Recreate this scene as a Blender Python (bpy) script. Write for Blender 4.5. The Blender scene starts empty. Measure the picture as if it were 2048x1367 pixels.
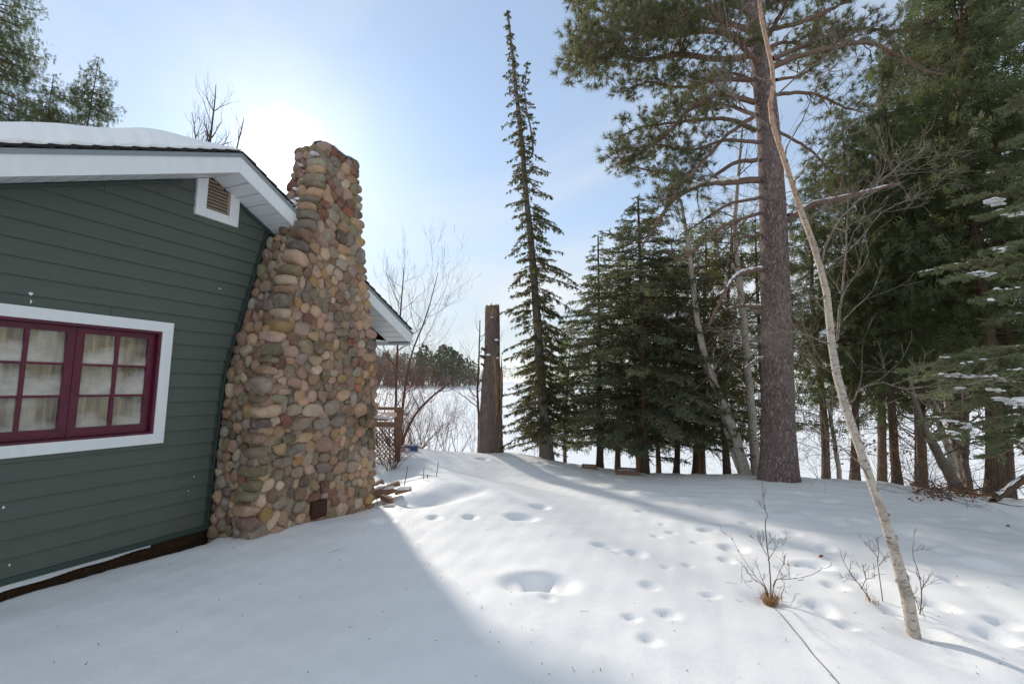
import bpy, math, random
import numpy as np
from mathutils import Vector, Matrix

C = bpy.context.scene
COL = C.collection
rad = math.radians

# ------------------------------------------------------------------ camera, sky, sun, exposure
F_PX, IW, IH = 910.0, 2048, 1367
PITCH, ROLL = rad(5.0), rad(1.5)
EYE = np.array([0.0, 0.0, 1.6])
cF = np.array([0, math.cos(PITCH), math.sin(PITCH)])
cU0 = np.array([0, -math.sin(PITCH), math.cos(PITCH)])
cR0 = np.array([1.0, 0, 0])
cR = math.cos(ROLL) * cR0 + math.sin(ROLL) * cU0
cU = -math.sin(ROLL) * cR0 + math.cos(ROLL) * cU0
cam_d = bpy.data.cameras.new('camera')
cam_d.sensor_width = 36.0
cam_d.sensor_fit = 'HORIZONTAL'
cam_d.lens = 36.0 * F_PX / IW
cam_d.clip_start = 0.05
cam_d.clip_end = 6000.0
cam = bpy.data.objects.new('camera', cam_d)
COL.objects.link(cam)
cam.matrix_world = Matrix(((cR[0], cU[0], -cF[0], EYE[0]), (cR[1], cU[1], -cF[1], EYE[1]), (cR[2], cU[2], -cF[2], EYE[2]), (0, 0, 0, 1)))
C.camera = cam

SUN_AZ, SUN_EL = rad(-27.8), rad(23.6)      # azimuth from +Y towards +X
SUN_DIR = np.array([math.sin(SUN_AZ) * math.cos(SUN_EL), math.cos(SUN_AZ) * math.cos(SUN_EL), math.sin(SUN_EL)])
SKY_STRENGTH, SUN_STRENGTH, EXPOSURE = 0.1, 1.75, 1.10
C.view_settings.view_transform = 'Standard'
C.view_settings.look = 'None'
C.view_settings.exposure = EXPOSURE
C.view_settings.gamma = 1.0
C.view_settings.use_curve_mapping = False
C.cycles.diffuse_bounces = 8
C.cycles.max_bounces = 14
C.cycles.transmission_bounces = 8
C.cycles.transparent_max_bounces = 12

world = bpy.data.worlds.new('World')
C.world = world
world.use_nodes = True
wn, wl = world.node_tree.nodes, world.node_tree.links
wn.clear()


w_out = wn.new('ShaderNodeOutputWorld')
w_bg = wn.new('ShaderNodeBackground')
w_bg.inputs['Strength'].default_value = SKY_STRENGTH
sky = wn.new('ShaderNodeTexSky')
sky.sky_type = 'NISHITA'
sky.sun_disc = False
sky.sun_elevation = SUN_EL
sky.sun_rotation = SUN_AZ
sky.altitude = 400
sky.air_density = 1.0
sky.dust_density = 0.3
sky.ozone_density = 2.0
tc = wn.new('ShaderNodeTexCoord')
sep = wn.new('ShaderNodeSeparateXYZ')
wl.new(tc.outputs['Generated'], sep.inputs[0])


def wmath(op, a, b=None, c=None, clamp=False):
    n = wn.new('ShaderNodeMath')
    n.operation = op
    n.use_clamp = clamp
    for i, v in enumerate((a, b, c)):
        if v is None:
            continue
        if isinstance(v, (int, float)):
            n.inputs[i].default_value = v
        else:
            wl.new(v, n.inputs[i])
    return n.outputs[0]


# thin high cloud, streaked, projected on a flat layer overhead
zden = wmath('ADD', wmath('MAXIMUM', sep.outputs[2], 0.0), 0.16)
cx = wmath('DIVIDE', sep.outputs[0], zden)
cy = wmath('DIVIDE', sep.outputs[1], zden)
cmb = wn.new('ShaderNodeCombineXYZ')
wl.new(wmath('ADD', wmath('MULTIPLY', cx, 0.8), wmath('MULTIPLY', cy, 0.5)), cmb.inputs[0])
wl.new(wmath('ADD', wmath('MULTIPLY', cx, -0.22), wmath('MULTIPLY', cy, 0.36)), cmb.inputs[1])
cn = wn.new('ShaderNodeTexNoise')
cn.inputs['Scale'].default_value = 0.75
cn.inputs['Detail'].default_value = 7
cn.inputs['Roughness'].default_value = 0.55
cn.inputs['Distortion'].default_value = 0.6
wl.new(cmb.outputs[0], cn.inputs['Vector'])
cr = wn.new('ShaderNodeMapRange')
cr.inputs['From Min'].default_value = 0.36
cr.inputs['From Max'].default_value = 0.72
cr.inputs['To Min'].default_value = 0.50
cr.inputs['To Max'].default_value = 0.95
wl.new(cn.outputs['Fac'], cr.inputs['Value'])
# the veil brightens towards the sun (scattering in the thin cloud)
vd = wn.new('ShaderNodeVectorMath')
vd.operation = 'DOT_PRODUCT'
wl.new(tc.outputs['Generated'], vd.inputs[0])
vd.inputs[1].default_value = tuple(SUN_DIR)
dotc = wmath('MAXIMUM', vd.outputs['Value'], 0.0)
g_wide = wmath('MULTIPLY', wmath('POWER', dotc, 12.0), 0.3)
g_mid = wmath('MULTIPLY', wmath('POWER', dotc, 70.0), 1.2)
g_in = wmath('MULTIPLY', wmath('POWER', dotc, 1200.0), 40.0)
glow = wmath('ADD', wmath('ADD', g_wide, g_mid), g_in)
hz = wmath('POWER', wmath('SUBTRACT', 1.0, wmath('MINIMUM', wmath('MAXIMUM', sep.outputs[2], 0.0), 1.0)), 6.0)
crgb = wn.new('ShaderNodeCombineColor')
st_ = wn.new('ShaderNodeMapRange')
st_.inputs['From Min'].default_value = 0.42
st_.inputs['From Max'].default_value = 0.72
st_.inputs['To Max'].default_value = 1.5
wl.new(cn.outputs['Fac'], st_.inputs['Value'])
streak = st_.outputs[0]
for i_, (veil, low) in enumerate(((2.85, 1.15), (3.28, 0.95), (3.62, 0.6))):
    wl.new(wmath('ADD', wmath('ADD', wmath('ADD', veil, wmath('MULTIPLY', streak, 1.0 - .22 * i_)), wmath('MULTIPLY', hz, low)), glow), crgb.inputs[i_])
sky_gain = wn.new('ShaderNodeVectorMath')
sky_gain.operation = 'MULTIPLY'
sky_gain.inputs[1].default_value = (0.70, 0.86, 1.0)
wl.new(sky.outputs[0], sky_gain.inputs[0])
wmix = wn.new('ShaderNodeMix')
wmix.data_type = 'RGBA'
fac = wmath('MINIMUM', wmath('ADD', cr.outputs[0], wmath('MULTIPLY', hz, 0.85)), 0.94)
wl.new(fac, wmix.inputs['Factor'])
wl.new(sky_gain.outputs[0], wmix.inputs[6])
wl.new(crgb.outputs[0], wmix.inputs[7])
wl.new(wmix.outputs[2], w_bg.inputs['Color'])
wl.new(w_bg.outputs[0], w_out.inputs[0])

sun_d = bpy.data.lights.new('sun', 'SUN')
sun_d.energy = SUN_STRENGTH
sun_d.angle = rad(3.4)
sun_d.color = (1.0, 0.93, 0.83)
sun = bpy.data.objects.new('sun', sun_d)
COL.objects.link(sun)
sun.location = (-20, 40, 30)
sun.rotation_euler = Vector(-SUN_DIR).to_track_quat('-Z', 'Y').to_euler()

# ------------------------------------------------------------------ projection helpers (photo pixel -> place)


def ray(x, y):
    return cF + cR * (x - IW / 2) / F_PX - cU * (y - IH / 2) / F_PX


def at(x, y, Y):
    v = ray(x, y)
    return EYE + v * (Y / v[1])


def atz(x, y, z):
    v = ray(x, y)
    return EYE + v * ((z - EYE[2]) / v[2])


def proj(P):
    q = np.asarray(P, float) - EYE
    d = q @ cF
    return np.stack([IW / 2 + F_PX * (q @ cR) / d, IH / 2 - F_PX * (q @ cU) / d], -1)


rng = np.random.default_rng(7)
random.seed(7)

# ------------------------------------------------------------------ mesh helpers


class MB:
    def __init__(s):
        s.V, s.F, s.n, s.C = [], [], 0, []

    def add(s, V, F, mi=0, col=None):
        V = np.asarray(V, float).reshape(-1, 3)
        F = np.asarray(F, int)
        if len(F) == 0:
            return
        s.V.append(V)
        s.F.append((F + s.n, mi))
        s.n += len(V)
        s.C.append(np.tile(np.array(col if col is not None else (1, 1, 1, 1), float), (len(V), 1)) if col is None or np.ndim(col) == 1 else col)

    def data(s, name, smooth=True, cols=False, off=(0, 0, 0)):
        me = bpy.data.meshes.new(name)
        if not s.V:
            return me
        V = np.concatenate(s.V) - np.asarray(off, float)
        li, ls, lt, mi = [], [], [], []
        st = 0
        for F, m in s.F:
            k = F.shape[1]
            li.append(F.ravel())
            ls.append(st + np.arange(len(F)) * k)
            lt.append(np.full(len(F), k))
            mi.append(np.full(len(F), m))
            st += F.size
        li, ls, lt, mi = map(np.concatenate, (li, ls, lt, mi))
        me.vertices.add(len(V))
        me.vertices.foreach_set('co', V.astype(np.float32).ravel())
        me.loops.add(len(li))
        me.loops.foreach_set('vertex_index', li.astype(np.int32))
        me.polygons.add(len(ls))
        me.polygons.foreach_set('loop_start', ls.astype(np.int32))
        me.polygons.foreach_set('loop_total', lt.astype(np.int32))
        me.polygons.foreach_set('material_index', mi.astype(np.int32))
        me.polygons.foreach_set('use_smooth', np.full(len(ls), smooth))
        if cols:
            ca = me.color_attributes.new('tint', 'FLOAT_COLOR', 'POINT')
            ca.data.foreach_set('color', np.concatenate(s.C).astype(np.float32).ravel())
        me.update(calc_edges=True)
        me.validate()
        return me

    def build(s, name, mats, parent=None, smooth=True, cols=False, off=(0, 0, 0), kind=None, label=None):
        me = s.data(name, smooth, cols, off)
        return link(name, me, mats, parent, kind, label)


def link(name, me, mats=None, parent=None, kind=None, label=None):
    if mats is not None and len(me.materials) == 0:
        for m in (mats if isinstance(mats, (list, tuple)) else [mats]):
            me.materials.append(m)
    o = bpy.data.objects.new(name, me)
    COL.objects.link(o)
    if parent is not None:
        o.parent = parent
    if kind:
        o['kind'] = kind
    if label:
        o['label'] = label
    return o


def empty(name, loc, label, cat, group=None, rz=0.0):
    o = bpy.data.objects.new(name, None)
    o.empty_display_size = 0.2
    COL.objects.link(o)
    o.location = loc
    o.rotation_euler = (0, 0, rz)
    return tag(o, label, cat, group)


def tag(o, label, cat, group=None, kind=None):
    o['label'] = label
    o['category'] = cat
    if group:
        o['group'] = group
    if kind:
        o['kind'] = kind
    return o


def copy_tree(o, parent=None):
    c = o.copy()
    COL.objects.link(c)
    if parent is not None:
        c.parent = parent
    for ch in o.children:
        copy_tree(ch, c)
    return c


def norm(v):
    v = np.asarray(v, float)
    return v / (np.linalg.norm(v, axis=-1, keepdims=True) + 1e-9)


def tube(path, radii, n=8, cap=True, wob=0.0, rg=None):
    P = np.asarray(path, float)
    m = len(P)
    R = np.broadcast_to(np.asarray(radii, float), (m,))
    T = np.gradient(P, axis=0)
    T = norm(T)
    ref = np.array([0, 0, 1.0]) if abs(T[0][2]) < 0.9 else np.array([1.0, 0, 0])
    u = norm(np.cross(T[0], ref))
    Us = []
    for i in range(m):
        u = norm(u - T[i] * (u @ T[i]))
        Us.append(u)
    Us = np.array(Us)
    Vs = np.cross(T, Us)
    a = np.arange(n) * 2 * np.pi / n
    rr = R[:, None] * np.ones((1, n))
    if wob and rg is not None:
        rr = rr * (1 + wob * rg.normal(size=rr.shape))
    X = P[:, None, :] + rr[:, :, None] * (np.cos(a)[None, :, None] * Us[:, None, :] + np.sin(a)[None, :, None] * Vs[:, None, :])
    V = X.reshape(-1, 3)
    i = np.arange(m - 1)[:, None] * n
    j = np.arange(n)[None, :]
    k = (j + 1) % n
    F = np.stack([i + j, i + k, i + n + k, i + n + j], -1).reshape(-1, 4)
    return V, F


def addtube(mb, path, radii, n=8, mi=0, wob=0.0, rg=None):
    V, F = tube(path, radii, n, wob=wob, rg=rg)
    mb.add(V, F, mi)
    # cap both ends with a fan
    m = len(path)
    mb.add(np.vstack([V[(m - 1) * n:], [path[-1]]]), [[i, (i + 1) % n, n] for i in range(n)], mi)


def twigs(mb, A, B, ra, rb, mi=0):
    """many straight three-sided tapered twigs at once"""
    A, B = np.asarray(A, float).reshape(-1, 3), np.asarray(B, float).reshape(-1, 3)
    k = len(A)
    if k == 0:
        return
    T = norm(B - A)
    ref = np.where(np.abs(T[:, 2:3]) < 0.9, np.array([[0, 0, 1.0]]), np.array([[1.0, 0, 0]]))
    u = norm(np.cross(T, ref))
    v = np.cross(T, u)
    ra = np.broadcast_to(np.asarray(ra, float), (k,))[:, None]
    rb = np.broadcast_to(np.asarray(rb, float), (k,))[:, None]
    vs = []
    for (P, r) in ((A, ra), (B, rb)):
        for a in (0, 2.094, 4.189):
            vs.append(P + r * (math.cos(a) * u + math.sin(a) * v))
    V = np.stack(vs, 1)
    base = (np.arange(k) * 6)[:, None]
    F = np.concatenate([base + np.array([[0, 1, 4, 3]]), base + np.array([[1, 2, 5, 4]]), base + np.array([[2, 0, 3, 5]])])
    mb.add(V.reshape(-1, 3), F, mi)


def blades(mb, base, d, L, w, side=None, mi=0, quad=False, rg=None):
    """thin pointed blades (needles, leaves): base point, direction, length, width"""
    base, d = np.asarray(base, float).reshape(-1, 3), norm(np.asarray(d, float).reshape(-1, 3))
    k = len(base)
    if k == 0:
        return
    L = np.broadcast_to(np.asarray(L, float), (k,))[:, None]
    w = np.broadcast_to(np.asarray(w, float), (k,))[:, None]
    if side is None:
        side = (rg or rng).normal(size=(k, 3))
    side = norm(np.cross(d, side)) * w / 2
    if quad:
        mid = base + d * L * 0.45
        V = np.stack([base, mid + side, base + d * L, mid - side], 1).reshape(-1, 3)
        F = (np.arange(k) * 4)[:, None] + np.array([[0, 1, 2, 3]])
    else:
        V = np.stack([base - side, base + side, base + d * L], 1).reshape(-1, 3)
        F = (np.arange(k) * 3)[:, None] + np.array([[0, 1, 2]])
    mb.add(V, F, mi)


def box(mb, lo, hi, mi=0, M=None):
    x0, y0, z0 = lo
    x1, y1, z1 = hi
    V = np.array([[x0, y0, z0], [x1, y0, z0], [x1, y1, z0], [x0, y1, z0], [x0, y0, z1], [x1, y0, z1], [x1, y1, z1], [x0, y1, z1]], float)
    if M is not None:
        V = V @ np.asarray(M)[:3, :3].T + np.asarray(M)[:3, 3]
    F = [[0, 3, 2, 1], [4, 5, 6, 7], [0, 1, 5, 4], [1, 2, 6, 5], [2, 3, 7, 6], [3, 0, 4, 7]]
    mb.add(V, F, mi)


def bar(mb, A, B, w, h, up=(0, 0, 1), mi=0):
    """rectangular bar between two points"""
    A, B = np.asarray(A, float), np.asarray(B, float)
    T = norm(B - A)
    s = norm(np.cross(T, up)) * w / 2
    u = norm(np.cross(s, T)) * h / 2
    V = []
    for P in (A, B):
        V += [P - s - u, P + s - u, P + s + u, P - s + u]
    F = [[0, 1, 2, 3], [7, 6, 5, 4], [0, 4, 5, 1], [1, 5, 6, 2], [2, 6, 7, 3], [3, 7, 4, 0]]
    mb.add(np.array(V), F, mi)


def prism(mb, poly, o_front, o_back, mi=0):
    """convex polygon in (s, z) with a front offset per vertex, cottage frame: local (s, -o, z)"""
    n = len(poly)
    if n < 3:
        return
    f = [(p[0], -of, p[1]) for p, of in zip(poly, o_front)]
    b = [(p[0], -o_back, p[1]) for p in poly]
    V = np.array(f + b)
    mb.V.append(V)
    base = mb.n
    mb.n += 2 * n
    mb.C.append(np.ones((2 * n, 4)))
    mb.F.append((np.array([[base + i for i in range(n)]]), mi))
    mb.F.append((np.array([[base + n + i for i in reversed(range(n))]]), mi))
    mb.F.append((np.array([[base + i, base + n + i, base + n + (i + 1) % n, base + (i + 1) % n] for i in range(n)]), mi))


def clip(poly, a, b, c):
    """keep the part of a convex polygon with a*s + b*z <= c"""
    out = []
    for i in range(len(poly)):
        p, q = poly[i], poly[(i + 1) % len(poly)]
        dp, dq = a * p[0] + b * p[1] - c, a * q[0] + b * q[1] - c
        if dp <= 0:
            out.append(p)
        if dp * dq < 0:
            t = dp / (dp - dq)
            out.append((p[0] + (q[0] - p[0]) * t, p[1] + (q[1] - p[1]) * t))
    return out


def smooth_path(pts, n):
    """Catmull-Rom through the points"""
    P = np.asarray(pts, float)
    if len(P) < 3:
        t = np.linspace(0, 1, n)[:, None]
        return P[0] * (1 - t) + P[-1] * t
    Q = np.vstack([2 * P[0] - P[1], P, 2 * P[-1] - P[-2]])
    k = len(P) - 1
    out = []
    for u in np.linspace(0, k, n):
        i = min(int(u), k - 1)
        t = u - i
        a, b, c, d = Q[i], Q[i + 1], Q[i + 2], Q[i + 3]
        out.append(0.5 * (2 * b + (c - a) * t + (2 * a - 5 * b + 4 * c - d) * t * t + (3 * b - a - 3 * c + d) * t ** 3))
    return np.array(out)


# ------------------------------------------------------------------ materials


class Mat:
    def __init__(s, name, rough=0.8, spec=0.3):
        s.m = bpy.data.materials.new(name)
        s.m.use_nodes = True
        s.nt = s.m.node_tree
        s.n, s.l = s.nt.nodes, s.nt.links
        s.b = s.n['Principled BSDF']
        s.out = s.n['Material Output']
        s.b.inputs['Roughness'].default_value = rough
        s.b.inputs['Specular IOR Level'].default_value = spec
        s.tc = s.n.new('ShaderNodeTexCoord')

    def val(s, sock, v):
        if hasattr(v, 'is_output'):
            s.l.new(v, sock)
        else:
            sock.default_value = v if not (isinstance(v, tuple) and len(v) == 3 and len(sock.default_value) == 4) else (*v, 1)

    def mapping(s, scale=(1, 1, 1), coord='Object', rot=(0, 0, 0)):
        mp = s.n.new('ShaderNodeMapping')
        mp.inputs['Scale'].default_value = scale
        mp.inputs['Rotation'].default_value = rot
        s.l.new(s.tc.outputs[coord], mp.inputs['Vector'])
        return mp.outputs[0]

    def noise(s, scale, detail=4, rough=0.55, vec=None, dist=0.0):
        n = s.n.new('ShaderNodeTexNoise')
        n.inputs['Scale'].default_value = scale
        n.inputs['Detail'].default_value = detail
        n.inputs['Roughness'].default_value = rough
        n.inputs['Distortion'].default_value = dist
        s.l.new(vec if vec is not None else s.tc.outputs['Object'], n.inputs['Vector'])
        return n.outputs['Fac']

    def voro(s, scale, vec=None, feature='F1', rnd=1.0):
        n = s.n.new('ShaderNodeTexVoronoi')
        n.feature = feature
        n.inputs['Scale'].default_value = scale
        n.inputs['Randomness'].default_value = rnd
        s.l.new(vec if vec is not None else s.tc.outputs['Object'], n.inputs['Vector'])
        return n.outputs['Distance']

    def ramp(s, f, stops):
        n = s.n.new('ShaderNodeValToRGB')
        e = n.color_ramp.elements
        while len(e) < len(stops):
            e.new(0.5)
        for i, (p, c) in enumerate(stops):
            e[i].position = p
            e[i].color = (*c, 1) if len(c) == 3 else c
        s.l.new(f, n.inputs[0])
        return n.outputs[0]

    def rng(s, f, a, b, c=0.0, d=1.0):
        n = s.n.new('ShaderNodeMapRange')
        n.inputs['From Min'].default_value = a
        n.inputs['From Max'].default_value = b
        n.inputs['To Min'].default_value = c
        n.inputs['To Max'].default_value = d
        s.l.new(f, n.inputs[0])
        return n.outputs[0]

    def math(s, op, a, b=None):
        n = s.n.new('ShaderNodeMath')
        n.operation = op
        s.val(n.inputs[0], a)
        if b is not None:
            s.val(n.inputs[1], b)
        return n.outputs[0]

    def mix(s, f, a, b, mode='MIX'):
        n = s.n.new('ShaderNodeMix')
        n.data_type = 'RGBA'
        n.blend_type = mode
        s.val(n.inputs[0], f)
        s.val(n.inputs[6], a)
        s.val(n.inputs[7], b)
        return n.outputs[2]

    def bump(s, h, strength=0.4, dist=0.02, normal=None):
        n = s.n.new('ShaderNodeBump')
        n.inputs['Strength'].default_value = strength
        n.inputs['Distance'].default_value = dist
        s.l.new(h, n.inputs['Height'])
        if normal is not None:
            s.l.new(normal, n.inputs['Normal'])
        s.l.new(n.outputs[0], s.b.inputs['Normal'])
        return n.outputs[0]

    def color(s, c):
        s.val(s.b.inputs['Base Color'], c)
        return s

    def sepz(s, coord='Object'):
        n = s.n.new('ShaderNodeSeparateXYZ')
        s.l.new(s.tc.outputs[coord], n.inputs[0])
        return n.outputs

    def info(s, which):
        n = s.n.new('ShaderNodeObjectInfo')
        return n.outputs[which]

    def attr(s, name):
        n = s.n.new('ShaderNodeAttribute')
        n.attribute_name = name
        return n.outputs['Color']

    def translucent(s, col, fac):
        t = s.n.new('ShaderNodeBsdfTranslucent')
        s.val(t.inputs['Color'], col)
        mx = s.n.new('ShaderNodeMixShader')
        mx.inputs[0].default_value = fac
        s.l.new(s.b.outputs[0], mx.inputs[1])
        s.l.new(t.outputs[0], mx.inputs[2])
        s.l.new(mx.outputs[0], s.out.inputs[0])


M = {}


def make_materials():
    # snow
    m = Mat('snow', 0.55, 0.25)
    big = m.noise(0.35, 3)
    m.color(m.mix(m.rng(big, 0.3, 0.7), (0.90, 0.885, 0.87), (0.925, 0.91, 0.895)))
    f1 = m.noise(14, 6, 0.6)
    f2 = m.noise(2.2, 4, 0.5)
    f3 = m.noise(75, 5, 0.7)
    h = m.math('ADD', m.math('ADD', m.math('MULTIPLY', f1, 0.35), f2), m.math('MULTIPLY', f3, 0.16))
    m.bump(h, 0.42, 0.03)
    m.b.inputs['Subsurface Weight'].default_value = 0.0
    M['snow'] = m.m
    m = Mat('lake_snow', 0.38, 0.6)
    st = m.noise(0.06, 6, 0.6, m.mapping((0.35, 1.6, 1), rot=(0, 0, 0.25)))
    m.color(m.mix(m.rng(st, 0.35, 0.7), (0.90, 0.89, 0.88), (0.945, 0.94, 0.93)))
    m.bump(m.noise(0.5, 5, 0.6, m.mapping((0.5, 1.5, 1))), 0.15, 0.08)
    M['lake'] = m.m
    # painted siding, wood-grain embossed
    m = Mat('green_siding', 0.55, 0.3)
    g = m.noise(1.0, 6, 0.65, m.mapping((5, 40, 140)))
    blot = m.noise(2.5, 4, 0.5)
    spk = m.noise(60, 2, 0.5)
    base = m.mix(m.rng(g, 0.3, 0.7), (0.082, 0.098, 0.080), (0.102, 0.118, 0.097))
    base = m.mix(m.rng(blot, 0.45, 0.75, 0, 0.35), base, (0.112, 0.118, 0.102))
    zz0 = m.sepz('Object')
    dirt = m.math('MULTIPLY', m.rng(zz0[2], 0.75, 0.1, 0, 1), m.rng(m.noise(6, 6, 0.7), 0.45, 0.7, 0, 0.55))
    base = m.mix(dirt, base, (0.135, 0.115, 0.092))
    base = m.mix(m.rng(spk, 0.74, 0.78, 0, 0.5), base, (0.2, 0.2, 0.18))
    m.color(base)
    m.bump(g, 0.35, 0.004)
    M['siding'] = m.m
    m = Mat('green_trim', 0.5, 0.3)
    m.color(m.mix(m.noise(8, 4), (0.042, 0.062, 0.052), (0.06, 0.082, 0.07)))
    M['green_trim'] = m.m
    m = Mat('white_paint', 0.5, 0.35)
    w = m.noise(3.0, 5, 0.6, m.mapping((6, 6, 1)))
    d = m.noise(30, 3, 0.6)
    wc = m.mix(m.rng(w, 0.35, 0.75, 0, 0.6), (0.79, 0.80, 0.80), (0.70, 0.71, 0.70))
    m.color(m.mix(m.rng(d, 0.66, 0.75, 0, 0.35), wc, (0.42, 0.40, 0.36)))
    m.bump(m.noise(22, 4, 0.6, m.mapping((1, 1, 8))), 0.15, 0.004)
    M['white'] = m.m
    m = Mat('soffit_vinyl', 0.5, 0.3)
    m.color(m.mix(m.noise(6, 3), (0.72, 0.73, 0.74), (0.80, 0.81, 0.81)))
    M['soffit'] = m.m
    m = Mat('drip_edge_metal', 0.45, 0.4)
    m.color((0.24, 0.27, 0.28))
    M['drip'] = m.m
    m = Mat('asphalt_shingle', 0.95, 0.1)
    m.color(m.mix(m.noise(60, 3), (0.018, 0.017, 0.017), (0.05, 0.045, 0.042)))
    m.bump(m.noise(120, 2), 0.5, 0.004)
    M['shingle'] = m.m
    # maroon window paint, weathered
    m = Mat('maroon_paint', 0.45, 0.4)
    a = m.noise(16, 5, 0.6, m.mapping((1, 1, 1)))
    mc = m.mix(m.rng(a, 0.3, 0.7), (0.075, 0.006, 0.020), (0.125, 0.012, 0.034))
    m.color(m.mix(m.rng(m.noise(45, 4, 0.65), 0.66, 0.72, 0, 0.6), mc, (0.22, 0.13, 0.11)))
    m.bump(m.noise(40, 4), 0.25, 0.003)
    M['maroon'] = m.m
    # frosted, fogged window glass
    m = Mat('frosted_glass', 0.08, 0.5)
    z = m.sepz('Generated')
    nz = m.noise(3.6, 4, 0.5, dist=0.35)
    fr = m.rng(m.math('SUBTRACT', m.math('ADD', nz, m.math('MULTIPLY', m.math('SUBTRACT', 1.0, z[2]), 0.36)), 0.0), 0.58, 0.92, 0.03, 0.52)
    dif = m.n.new('ShaderNodeBsdfDiffuse')
    dif.inputs['Color'].default_value = (0.84, 0.80, 0.71, 1)
    tr = m.n.new('ShaderNodeBsdfTransparent')
    tr.inputs['Color'].default_value = (0.93, 0.94, 0.92, 1)
    gl = m.n.new('ShaderNodeBsdfGlossy')
    gl.inputs['Roughness'].default_value = 0.03
    fz = m.n.new('ShaderNodeFresnel')
    fz.inputs['IOR'].default_value = 1.45
    mx = m.n.new('ShaderNodeMixShader')
    m.l.new(fz.outputs[0], mx.inputs[0])
    m.l.new(tr.outputs[0], mx.inputs[1])
    m.l.new(gl.outputs[0], mx.inputs[2])
    mx2 = m.n.new('ShaderNodeMixShader')
    m.l.new(fr, mx2.inputs[0])
    m.l.new(mx.outputs[0], mx2.inputs[1])
    m.l.new(dif.outputs[0], mx2.inputs[2])
    m.l.new(mx2.outputs[0], m.out.inputs[0])
    M['glass'] = m.m
    m = Mat('curtain_cloth', 0.9, 0.1)
    fl = m.noise(1.0, 3, 0.5, m.mapping((26, 1, 1.6)))
    cc = m.mix(m.rng(fl, 0.35, 0.7), (0.40, 0.27, 0.14), (0.97, 0.80, 0.53))  # tan and cream streaks, contrast deepened to paint shade between the folds
    cc = m.mix(m.rng(m.noise(3.2, 4), 0.62, 0.7, 0, 0.35), cc, (0.10, 0.22, 0.15))
    m.color(cc)
    m.translucent((0.6, 0.5, 0.35), 0.15)
    M['curtain'] = m.m
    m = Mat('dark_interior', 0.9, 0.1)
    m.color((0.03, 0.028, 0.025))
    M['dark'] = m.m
    m = Mat('louvre_wood', 0.7, 0.2)
    m.color(m.mix(m.noise(3, 4, 0.6, m.mapping((4, 4, 40))), (0.24, 0.16, 0.11), (0.44, 0.36, 0.29)))
    M['louvre'] = m.m
    # stones: colour per object, speckle and dirt shared
    for key, src in (('stone', 'obj'), ('stone_mix', 'attr')):
        m = Mat('field' + key, 0.82, 0.25)
        base = m.info('Color') if src == 'obj' else m.attr('tint')
        cw = m.tc.outputs['Generated'] if src == 'obj' else m.tc.outputs['Object']
        geo = m.n.new('ShaderNodeNewGeometry')
        pos = geo.outputs['Position']
        sp = m.noise(55, 5, 0.7, pos)
        sp2 = m.noise(180, 3, 0.6, pos)
        bl = m.noise(13, 4, 0.6, pos)
        band = m.noise(9, 4, 0.6, pos, 1.2)
        c = m.mix(m.rng(sp, 0.35, 0.65, 0, 0.55), base, m.mix(1.0, base, (0.55, 0.5, 0.48), 'MULTIPLY'))
        c = m.mix(m.rng(bl, 0.48, 0.68, 0, 0.55), c, m.mix(0.5, base, (0.50, 0.46, 0.42)))
        c = m.mix(m.rng(sp2, 0.58, 0.70, 0, 0.7), c, (0.055, 0.045, 0.04))
        c = m.mix(m.rng(sp2, 0.24, 0.34, 0.5, 0), c, (0.60, 0.55, 0.50))
        c = m.mix(m.rng(band, 0.64, 0.76, 0, 0.45), c, (0.10, 0.085, 0.07))
        c = m.mix(m.rng(m.noise(2.1, 5, 0.65, pos), 0.50, 0.66, 0, 0.55), c, m.mix(1.0, c, (0.40, 0.36, 0.32), 'MULTIPLY'))
        li = m.noise(5.0, 5, 0.65, pos)
        c = m.mix(m.rng(li, 0.68, 0.76, 0, 0.5), c, (0.20, 0.17, 0.05))
        m.color(c)
        m.bump(m.math('ADD', m.math('ADD', sp, m.math('MULTIPLY', bl, 1.3)), m.math('MULTIPLY', band, .8)), 0.9, 0.016)
        M[key] = m.m
    m = Mat('mortar', 0.95, 0.1)
    mo = m.noise(9, 5, 0.6)
    mc = m.mix(m.rng(mo, 0.35, 0.7), (0.26, 0.195, 0.14), (0.42, 0.33, 0.255))
    m.color(m.mix(m.rng(m.noise(3.5, 4), 0.55, 0.7, 0, 0.6), mc, (0.075, 0.062, 0.05)))
    m.bump(m.noise(70, 5, 0.65), 0.7, 0.012)
    M['mortar'] = m.m
    m = Mat('rusty_iron', 0.8, 0.2)
    m.color(m.mix(m.noise(20, 5), (0.035, 0.016, 0.012), (0.10, 0.042, 0.03)))
    m.bump(m.noise(50, 4), 0.4, 0.004)
    M['iron'] = m.m
    m = Mat('soil', 0.95, 0.1)
    m.color(m.mix(m.noise(18, 6, 0.65), (0.030, 0.017, 0.010), (0.125, 0.072, 0.042)))
    m.bump(m.noise(50, 5), 0.9, 0.03)
    M['soil'] = m.m

    # barks
    def bark(name, c1, c2, c3, sx, sz, dist=0.03, st=0.9):
        m = Mat(name, 0.92, 0.12)
        geo = m.n.new('ShaderNodeNewGeometry')
        mp = m.n.new('ShaderNodeMapping')
        mp.inputs['Scale'].default_value = (sx, sx, sz)
        m.l.new(geo.outputs['Position'], mp.inputs['Vector'])
        wv = m.n.new('ShaderNodeTexNoise')
        wv.inputs['Scale'].default_value = 0.9
        wv.inputs['Detail'].default_value = 4
        m.l.new(mp.outputs[0], wv.inputs['Vector'])
        wm = m.n.new('ShaderNodeMix')
        wm.data_type = 'VECTOR'
        wm.inputs[0].default_value = 0.55
        m.l.new(mp.outputs[0], wm.inputs[4])
        va = m.n.new('ShaderNodeVectorMath')
        va.operation = 'MULTIPLY_ADD'
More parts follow.
